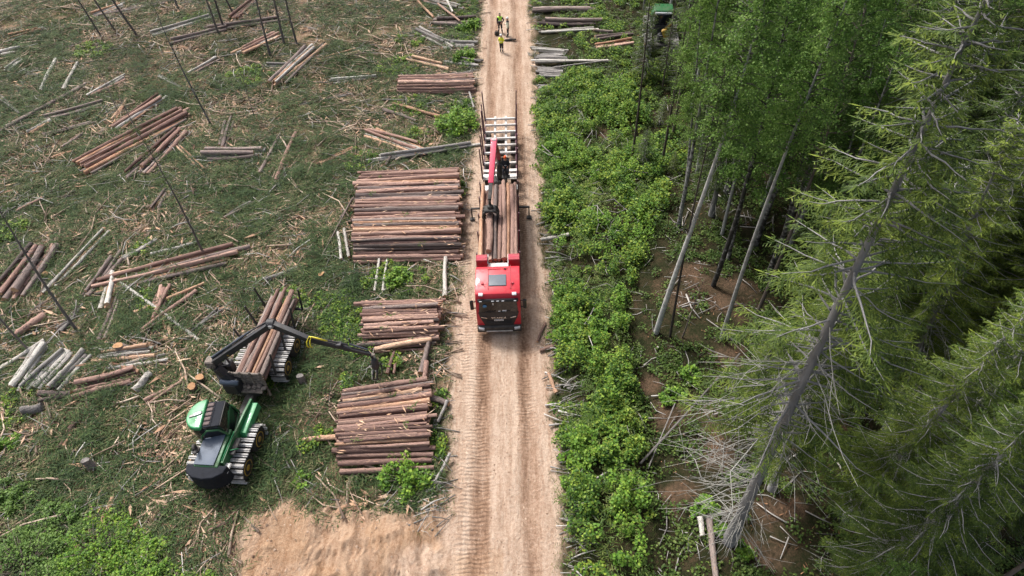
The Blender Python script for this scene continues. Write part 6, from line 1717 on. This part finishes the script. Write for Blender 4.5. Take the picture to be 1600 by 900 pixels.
def spruce(seed, h=20.0, base=.2, r0=.20, Lm=2.7, dead=46, skip=.12, dens=12.0, wid=.038, gap=None, leaf='spruce_leaf', bark='bark_spruce', whorl=.42):
    rng = np.random.default_rng(seed); TB = Tubes(); LV = Leaves()
    tp = trunk_path(h, rng, .12 * h / 20); t = np.linspace(0, 1, len(tp)); rad = r0 * (1 - t * .93); rad[0] *= 1.35
    TB.add(tp, rad, 10)
    def on(z): return np.array([np.interp(z, tp[:, 2], tp[:, 0]), np.interp(z, tp[:, 2], tp[:, 1]), z])
    z = base * h; az = 0
    while z < h * .985:
        u = (z - base * h) / (h * (1 - base)); L0 = Lm * (1 - u) ** .8 * (0.55 + .45 * min(1, u * 5)) + .22
        nb = rng.integers(5, 8)
        for b in range(nb):
            if rng.random() < skip: continue
            a = az + 6.283 * b / nb + rng.normal(0, .25)
            if gap is not None and u < .62 and abs((a - gap + math.pi) % (2 * math.pi) - math.pi) < .95 and rng.random() < .85: continue
            L = L0 * rng.uniform(.6, 1.18); d = np.array([math.cos(a), math.sin(a), 0])
            o = on(z + rng.uniform(-.15, .15)); m = 6; s = np.linspace(0, 1, m); up0 = .35 * u - .05; sag = (.42 - .25 * u) * rng.uniform(.7, 1.2)
            B = o + d * (s * L)[:, None] * .95 + np.stack([0 * s, 0 * s, L * (up0 * s - sag * s ** 1.3 + .30 * sag * s ** 3)], 1) + np.cumsum(rng.normal(0, .02 * L, (m, 3)), 0)
            TB.add(B, np.linspace(.022 + .008 * L, .006, m), 4)
            needle_branch(LV, B, rng, dens, .40, wid, .12 + .22 * (1 - u), .52)
        az += 1.1; z += whorl * rng.uniform(.75, 1.25) * (1 - .35 * u)
    LV.add(tp[-1:], np.array([[0, 0, 1.0]]), np.array([[1.0, 0, 0]]), .4, .08)
    if dead:
        for k in range(int(dead * h / 20)):
            lft = gap is not None and k % 2 == 0
            z = rng.uniform(.06 * h, (base + .25) * h); a = rng.uniform(0, 6.283) if not lft else rng.normal(math.pi * 1.02, .45); L = rng.uniform(.7, 2.8) * (1.25 if lft else 1) * (.6 + .4 * min(1, z / (base * h + .1)))
            d = np.array([math.cos(a), math.sin(a), 0]); s = np.linspace(0, 1, 5); o = on(z)
            B = o + d * (s * L)[:, None] + np.stack([0 * s, 0 * s, -L * .45 * s ** 1.4 + .22 * L * s ** 3], 1) + np.cumsum(rng.normal(0, .045 * L, (5, 3)), 0)
            TB.add(B, np.linspace(.018, .004, 5), 4, 1)
            for q in range(rng.integers(3, 8)):
                w = rng.uniform(.3, .9); p = B[0] * (1 - w) + B[-1] * w; p = B[int(w * 4)]
                e = p + np.array([d[0] * .5 + rng.normal(0, .5), d[1] * .5 + rng.normal(0, .5), rng.uniform(-.7, .05)]) * L * .35
                TB.add(np.stack([p, (p + e) / 2 + rng.normal(0, .04, 3), e]), [.008, .006, .003], 3, 1)
    return TB.mesh('trunk', [G[bark], G['dead_twig']]), LV.mesh('crown', G[leaf])

def birch(seed, h=18.0, base=.42, r0=.13, spread=2.1, leafs=52, size=(.06, .115), fork=False):
    rng = np.random.default_rng(seed); TB = Tubes(); LV = Leaves()
    tp = trunk_path(h, rng, .3); t = np.linspace(0, 1, len(tp)); TB.add(tp, r0 * (1 - t * .9), 9)
    if fork:
        f = tp.copy(); w = np.clip((t - .18) / .82, 0, 1); f[:, 0] += 1.3 * w; f[:, 1] += .5 * w; TB.add(f[2:], r0 * .75 * (1 - t[2:] * .9), 8)
    def on(z, F=tp): return np.array([np.interp(z, F[:, 2], F[:, 0]), np.interp(z, F[:, 2], F[:, 1]), z])
    nl = 58
    for k in range(nl):
        u = (k + rng.random()) / nl; z = h * (base + (1 - base) * u * .97); L = spread * (1 - u * .75) * rng.uniform(.6, 1.2) * (.55 + .45 * min(1, u * 4)); a = k * 2.4 + rng.normal(0, .3)
        d = np.array([math.cos(a), math.sin(a), 0]); s = np.linspace(0, 1, 6)
        o = on(z, f if fork and k % 2 else tp)
        B = o + d * (s * L)[:, None] + np.stack([0 * s, 0 * s, L * (.75 * s - .45 * s ** 2.2)], 1) + np.cumsum(rng.normal(0, .04 * L, (6, 3)), 0)
        TB.add(B, np.linspace(.028, .006, 6), 4, 1)
        nt_ = max(4, int(L * 6))
        for q in range(nt_):
            w = rng.uniform(.25, 1); i = min(4, int(w * 5)); fr = w * 5 - i; p = B[i] * (1 - fr) + B[i + 1] * fr
            tw = rng.uniform(.4, 1.0); e = p + np.array([d[0] * .4 + rng.normal(0, .55), d[1] * .4 + rng.normal(0, .55), rng.uniform(-.9, .15)]) * tw
            TB.add(np.stack([p, (p + e) / 2 + [0, 0, .1], e]), [.007, .005, .003], 3, 1)
            x = rng.random(leafs)[:, None]; c = p * (1 - x) + e * x + rng.normal(0, .11, (leafs, 3))
            dd = rng.normal(0, 1, (leafs, 3)) + [0, 0, -.5]; nn = np.cross(dd, rng.normal(0, 1, (leafs, 3)) + [0, 0, .2])
            sz = rng.uniform(*size, leafs); LV.add(c, dd, nn, sz, sz * .8)
    return TB.mesh('trunk', [G['bark_birch'], G['bark_dark']]), LV.mesh('crown', G['birch_leaf'], .4)

def pine(seed, h=18.0, base=.62, r0=.15, spread=1.7, tuft=16, bark='bark_pine', leaf='pine_leaf', nl=30, bend=.35, dead=10):
    rng = np.random.default_rng(seed); TB = Tubes(); LV = Leaves()
    tp = trunk_path(h, rng, bend); t = np.linspace(0, 1, len(tp)); TB.add(tp, r0 * (1 - t * .88), 9)
    def on(z): return np.array([np.interp(z, tp[:, 2], tp[:, 0]), np.interp(z, tp[:, 2], tp[:, 1]), z])
    for k in range(nl):
        u = (k + rng.random()) / nl; z = h * (base + (1 - base) * u * .98); L = spread * (1 - u * .7) * rng.uniform(.5, 1.2) * (.5 + .5 * min(1, u * 4)); a = k * 2.4 + rng.normal(0, .3)
        d = np.array([math.cos(a), math.sin(a), 0]); s = np.linspace(0, 1, 5); o = on(z)
        B = o + d * (s * L)[:, None] + np.stack([0 * s, 0 * s, L * (.25 * s + .2 * s ** 2)], 1) + np.cumsum(rng.normal(0, .05 * L, (5, 3)), 0)
        TB.add(B, np.linspace(.03, .008, 5), 4)
        for q in range(max(3, int(L * 6))):
            w = rng.uniform(.3, 1); i = min(3, int(w * 4)); p = B[i] * (1 - (w * 4 - i)) + B[i + 1] * (w * 4 - i) + rng.normal(0, .14, 3)
            dd = rng.normal(0, .8, (tuft, 3)) + d * .7 + [0, 0, .5]; nn = np.cross(dd, rng.normal(0, 1, (tuft, 3)))
            LV.add(np.repeat(p[None], tuft, 0) + rng.normal(0, .05, (tuft, 3)), dd, nn, rng.uniform(.12, .26, tuft), rng.uniform(.018, .035, tuft))
    for k in range(dead):
        z = rng.uniform(.2 * h, base * h); a = rng.uniform(0, 6.283); L = rng.uniform(.3, 1.1); o = on(z); e = o + np.array([math.cos(a), math.sin(a), rng.uniform(-.4, .2)]) * L
        TB.add(np.stack([o, (o + e) / 2 + [0, 0, .05], e]), [.02, .013, .005], 4)
    return TB.mesh('trunk', G[bark]), LV.mesh('crown', G[leaf], .35)

SP = [spruce(201 + k, 20, [.20, .26, .16][k]) for k in range(3)]
SPB = [spruce(211, 22, .36, .23, 2.9, 105, .12, dens=14, wid=.032, gap=R(-112)), spruce(212, 21, .15, .24, 3.0, 90, .15, dens=14, wid=.032)]
SPY = [spruce(221 + k, 5, .06, .05, 1.25, 0, .05, 13, .026, whorl=.3) for k in range(2)]
BI = [birch(231, 18), birch(232, 18, .36, .14, 2.3), birch(233, 18, .4, .15, 2.1, fork=True)]
BIH = [birch(236, 20, .66, .15, 1.5, 44), birch(237, 20, .6, .13, 1.4, 44)]
SLB = pine(254, 11, .78, .09, .6, 10, 'bark_birch', 'feather_leaf', 14, .2, 4)
BIB = [birch(234, 19, .45, .17, 3.0), birch(235, 20, .38, .16, 3.2, fork=True)]
PI = [pine(241 + k, 18, [.62, .7, .55][k]) for k in range(3)]
SL = [pine(251 + k, 11, [.60, .66, .58][k], .085, .85, 12, 'bark_slim', 'feather_leaf', 22, .3, 34) for k in range(3)]
SNAG = pine(261, 6, .9, .06, .3, 4, 'bark_pine', 'pine_leaf', 3, .1, 6)

def tree(kind, name, loc, h, h0, label, rz=0.0, tilt=(0, 0), cat='tree', group=None, fat=1.0):
    tr, cr = kind
    e = bpy.data.objects.new(name, None); COL.objects.link(e); e.empty_display_size = .3
    s = h / h0
    Mx = Matrix.Translation(Vector(loc)) @ Matrix(((1, 0, tilt[0], 0), (0, 1, tilt[1], 0), (0, 0, 1, 0), (0, 0, 0, 1)))
    # lean as a rotation, not a shear
    ax = Vector((-tilt[1], tilt[0], 0)); an = math.atan(math.hypot(*tilt))
    Rm = Matrix.Rotation(an, 4, ax.normalized()) if an > 1e-6 else Matrix.Identity(4)
    e.matrix_world = Matrix.Translation(Vector(loc)) @ Rm @ Matrix.Rotation(rz, 4, 'Z') @ Matrix.Diagonal((s * fat, s * fat, s, 1))
    tag(e, label, cat, group)
    link('trunk', tr, e); link('crown', cr, e)
    return e

def solve_tree(u0, v0, u1, v1, h=None, dmax=3.0):
    """foot at a picture point; height where the upright line meets the ray through a second trunk point; small lean"""
    p = on_ground(u0, v0); d = ray(u1, v1); d = d / np.linalg.norm(d)
    # closest approach of the vertical at p and the ray
    w = p - CAM; a = 1 - d[2] ** 2; t = (d @ w - d[2] * w[2]) / a if a > 1e-6 else 0
    q = CAM + d * t
    return p, q

def standing(kind, name, u0, v0, u1, v1, h, h0, label, rz=0, group=None, fat=1.0):
    p, q = solve_tree(u0, v0, u1, v1)
    dz = max(q[2] - p[2], 2.0); tx = np.clip((q[0] - p[0]) / dz, -.12, .12); ty = np.clip((q[1] - p[1]) / dz, -.12, .12)
    return tree(kind, name, p + [0, 0, -.05], h, h0, label, rz, (tx, ty), 'tree', group, fat)

# forest edge, told apart one by one
standing(PI[0], 'pine_tree', 987, 250, 1005, 110, 15, 18, 'thin dark pine at the forest edge closest to the trailer', .3, fat=.8)
standing(PI[1], 'pine_tree', 1033, 262, 1060, 140, 16, 18, 'thin dark pine, second in from the forest edge beside the trailer', 1.3, fat=.8)
standing(PI[2], 'pine_tree', 1051, 212, 1072, 75, 17, 18, 'pale-barked pine just behind the two thin dark edge pines', 2.3, fat=.8)
standing(PI[0], 'pine_tree', 1035, 137, 1055, 22, 13, 18, 'thin pale trunk standing right in front of the harvester', 4, fat=.6)
standing(BIH[0], 'birch_tree', 1025, 520, 1105, 205, 20, 20, 'tall grey-barked birch at the edge of the brown clearing, thickest of three', 0, fat=1.1)
standing(PI[1], 'pine_tree', 1047, 526, 1092, 320, 17, 18, 'thin dark pine right beside the tall grey-barked birch', 2, fat=.55)
standing(SNAG, 'dead_tree', 1066, 527, 1098, 452, 5, 6, 'short thin dead snag beside the tall grey-barked birch', 0)
standing(BIH[1], 'birch_tree', 1127, 530, 1200, 330, 21, 20, 'white and black birch standing at the back of the brown clearing', 1, fat=.95)
standing(PI[2], 'pine_tree', 1183, 490, 1232, 340, 18, 18, 'dark straight pine just behind the white and black birch', 3, fat=.8)
standing(BIB[1], 'birch_tree', 1196, 440, 1330, 60, 21, 20, 'big spotted birch with two stems under the leafy crowns', 2.2)
standing(PI[0], 'pine_tree', 1290, 275, 1360, 85, 19, 18, 'black pine trunk seen behind the two-stemmed birch', 5)
standing(SPB[0], 'spruce_tree', 1140, 845, 1330, 440, 25.5, 22, 'largest spruce, its smooth grey trunk leaning over the brown clearing', 0.0, fat=1.0)
standing(SP[0], 'spruce_tree', 1205, 765, 1330, 470, 18, 20, 'lichen-grey spruce standing close behind the largest spruce', 2.1, fat=.85)
standing(SP[1], 'spruce_tree', 1385, 672, 1452, 520, 17, 20, 'dark spruce in the shade behind the lichen-grey spruce', 4.1)
standing(SPB[1], 'spruce_tree', 1330, 935, 1530, 735, 15.5, 21, 'thick dark-trunked spruce with dead grey twigs in the near corner', 1.4, fat=1.25)
standing(SPY[0], 'spruce_tree', 1192, 585, 1215, 520, 4.2, 5, 'small bushy young spruce beside the brown clearing', 0)
standing(SPY[1], 'spruce_tree', 1250, 560, 1270, 500, 3.4, 5, 'smaller young spruce behind the bushy young spruce', 1)
standing(SPY[0], 'spruce_tree', 1030, 195, 1036, 170, 2.6, 5, 'dark young spruce under the thin edge pines', 2)
for k, (a, b, c, d, lab) in enumerate([(1108, 165, 1120, 100, 'white birch with a bare lower stem right of the harvester'), (1152, 238, 1165, 188, 'thin white birch between the edge pines and the leafy crowns'),
                                   (1243, 352, 1268, 272, 'spotted white birch deep behind the white and black birch'), (1272, 252, 1330, 95, 'pale straight birch showing through the leafy crowns')]):
    standing(BIH[k % 2], 'birch_tree', a, b, c, d, 18, 20, lab, k)
standing(SPY[1], 'spruce_tree', 1008, 122, 1011, 60, 6.5, 5, 'dark young spruce standing in front of the harvester track', 2, fat=.9)
standing(SPY[0], 'spruce_tree', 1040, 112, 1046, 70, 5.0, 5, 'smaller dark spruce in front of the harvester, beside the other', 1, fat=.8)
# slim trees left standing in the clear-cut
def slim(k, u0, v0, u1, v1, h, label, kind=None, fat=1.0, name='slim_pine'):
    return standing(kind or SL[k % 3], name, u0, v0, u1, v1, h, 11, label, k * 1.3, 'slim trees left standing in the clear-cut', fat)
slim(0, 120, 516, 0, 348, 12, 'slim dark pine leaning out beside the long yellow trio')
slim(1, 45, 547, 0, 495, 9, 'slim dark pine beside the thick short reddish log')
slim(2, 320, 401, 226, 225, 10.5, 'slim leaning pine at the end of the long orange heap')
slim(0, 225, 222, 190, 160, 6.5, 'short slim pine in the big slanting bundle', fat=.8)
slim(1, 185, 176, 147, 92, 5.6, 'slim pine with a feathery crown behind the three-log group', fat=.9)
slim(2, 398, 186, 372, 105, 5.0, 'slim feathery pine above the flat grey heap', fat=.9)
slim(0, 215, 56, 148, 0, 12, 'dark slim pine, third in the far row from the frame edge', fat=1.4)
slim(1, 180, 48, 148, 0, 12, 'dark slim pine, first of the far row from the frame edge', fat=1.2)
slim(2, 160, 60, 133, 20, 12, 'dark slim pine, slightly forward in the far row', fat=1.0)
slim(0, 279, 15, 272, -8, 12, 'dark slim pine farthest back in the far row', fat=1.3)
slim(1, 342, 54, 322, 0, 12, 'dark slim pine, farther one of a close pair', fat=1.3)
slim(2, 350, 46, 333, 0, 13, 'dark slim pine, nearer one of a close pair', fat=1.2)
slim(0, 365, 22, 354, 0, 12, 'dark slim pine right behind the close pair', fat=1.2)
slim(1, 422, 87, 400, 8, 12, 'dark slim pine closest to the bundle at the trunks', fat=1.3)
slim(2, 444, 69, 424, 0, 13, 'dark slim pine in the middle of the trio by the bundle', fat=1.3)
slim(0, 464, 69, 449, 0, 12, 'greyish slim pine nearest the road in the trio', fat=1.2)
standing(SLB, 'birch_sapling', 330, 195, 242, 0, 12, 11, 'pale slender birch with a long bare stem in the clear-cut', 0, 'slim trees left standing in the clear-cut', .9)

# the forest mass behind: fill the ground, keep the edge and the clearing open
frng = random.Random(77)
placed = [(o.matrix_world.translation.x, o.matrix_world.translation.y) for o in COL.objects if o.get('category') == 'tree']
CLEAR = [(1085, 600, 4.2), (1060, 470, 2.2), (1180, 840, 2.6), (1130, 720, 3.6), (1250, 690, 1.5), (1030, 60, 3.5), (1075, 95, 2.5), (1050, 300, 3.0), (990, 170, 3.5), (1110, 520, 2.5), (1060, 400, 2.5)]
CL = [(at(u, v)[:2], r) for u, v, r in CLEAR]
KINDS = [('spruce_tree', SP, 20, 'spruce'), ('birch_tree', BI + BIB[:1], 18, 'birch'), ('pine_tree', PI, 18, 'pine')]
nf = 0
for tries in range(6000):
    x = frng.uniform(10.5, 62); y = frng.uniform(-2, 84)
    edge = 11.0 + (1.0 if y < 30 else 0) + (3.5 if y > 46 else 0)
    if x < edge: continue
    if min(math.hypot(x - a, y - b) for a, b in placed) < (2.1 if y < 45 else 2.6): continue
    if any(math.hypot(x - c[0], y - c[1]) < r for c, r in CL): continue
    # seen? project foot and top
    z = gz(x, y); q0 = to_px((x, y, z)); q1 = to_px((x, y, z + 14)); q2 = to_px((x, y, min(z + 20, 27)))
    if not any(-60 < q[0] < 1660 and -60 < q[1] < 960 for q in (q0, q1, q2)): continue
    dist = math.hypot(x, y)
    bz = 1.0 if (x > 14 and y < 26) else .42
    birchy = 1050 < q1[0] < 1420 and q1[1] < 300
    kname, ks, h0, nm = KINDS[1] if (frng.random() < (.75 if birchy else .18)) else KINDS[0] if frng.random() < .85 else KINDS[2]
    h = frng.uniform(15, 21) if dist > 26 else frng.uniform(12, 16.5)
    if dist < 15: h = frng.uniform(7, 12)
    lab = {'spruce': 'tall green spruce in the dense forest mass', 'birch': 'leafy birch in the dense forest mass', 'pine': 'dark pine in the dense forest mass'}[nm]
    tree(frng.choice(ks), kname, (x, y, z - .05), h, h0, lab, frng.uniform(0, 6.28), (frng.gauss(0, .015), frng.gauss(0, .015)), 'tree', f'{nm} trees of the dense forest')
    placed.append((x, y)); nf += 1
    if nf >= 285: break
print('forest trees', nf)
# knee-high and young spruces inside the forest
for k in range(46):
    for _ in range(30):
        x = frng.uniform(10, 45); y = frng.uniform(4, 60); q = to_px((x, y, 1))
        if 900 < q[0] < 1620 and -20 < q[1] < 920 and not any(math.hypot(x - c[0], y - c[1]) < r * .8 for c, r in CL) and min(math.hypot(x - a, y - b) for a, b in placed) > .9: break
    else: continue
    tree(frng.choice(SPY), 'young_spruce', (x, y, gz(x, y) - .03), frng.uniform(1.5, 4.5), 5, 'young spruce growing under the tall forest trees', frng.uniform(0, 6), (0, 0), 'tree', 'young spruces under the forest')
    placed.append((x, y))
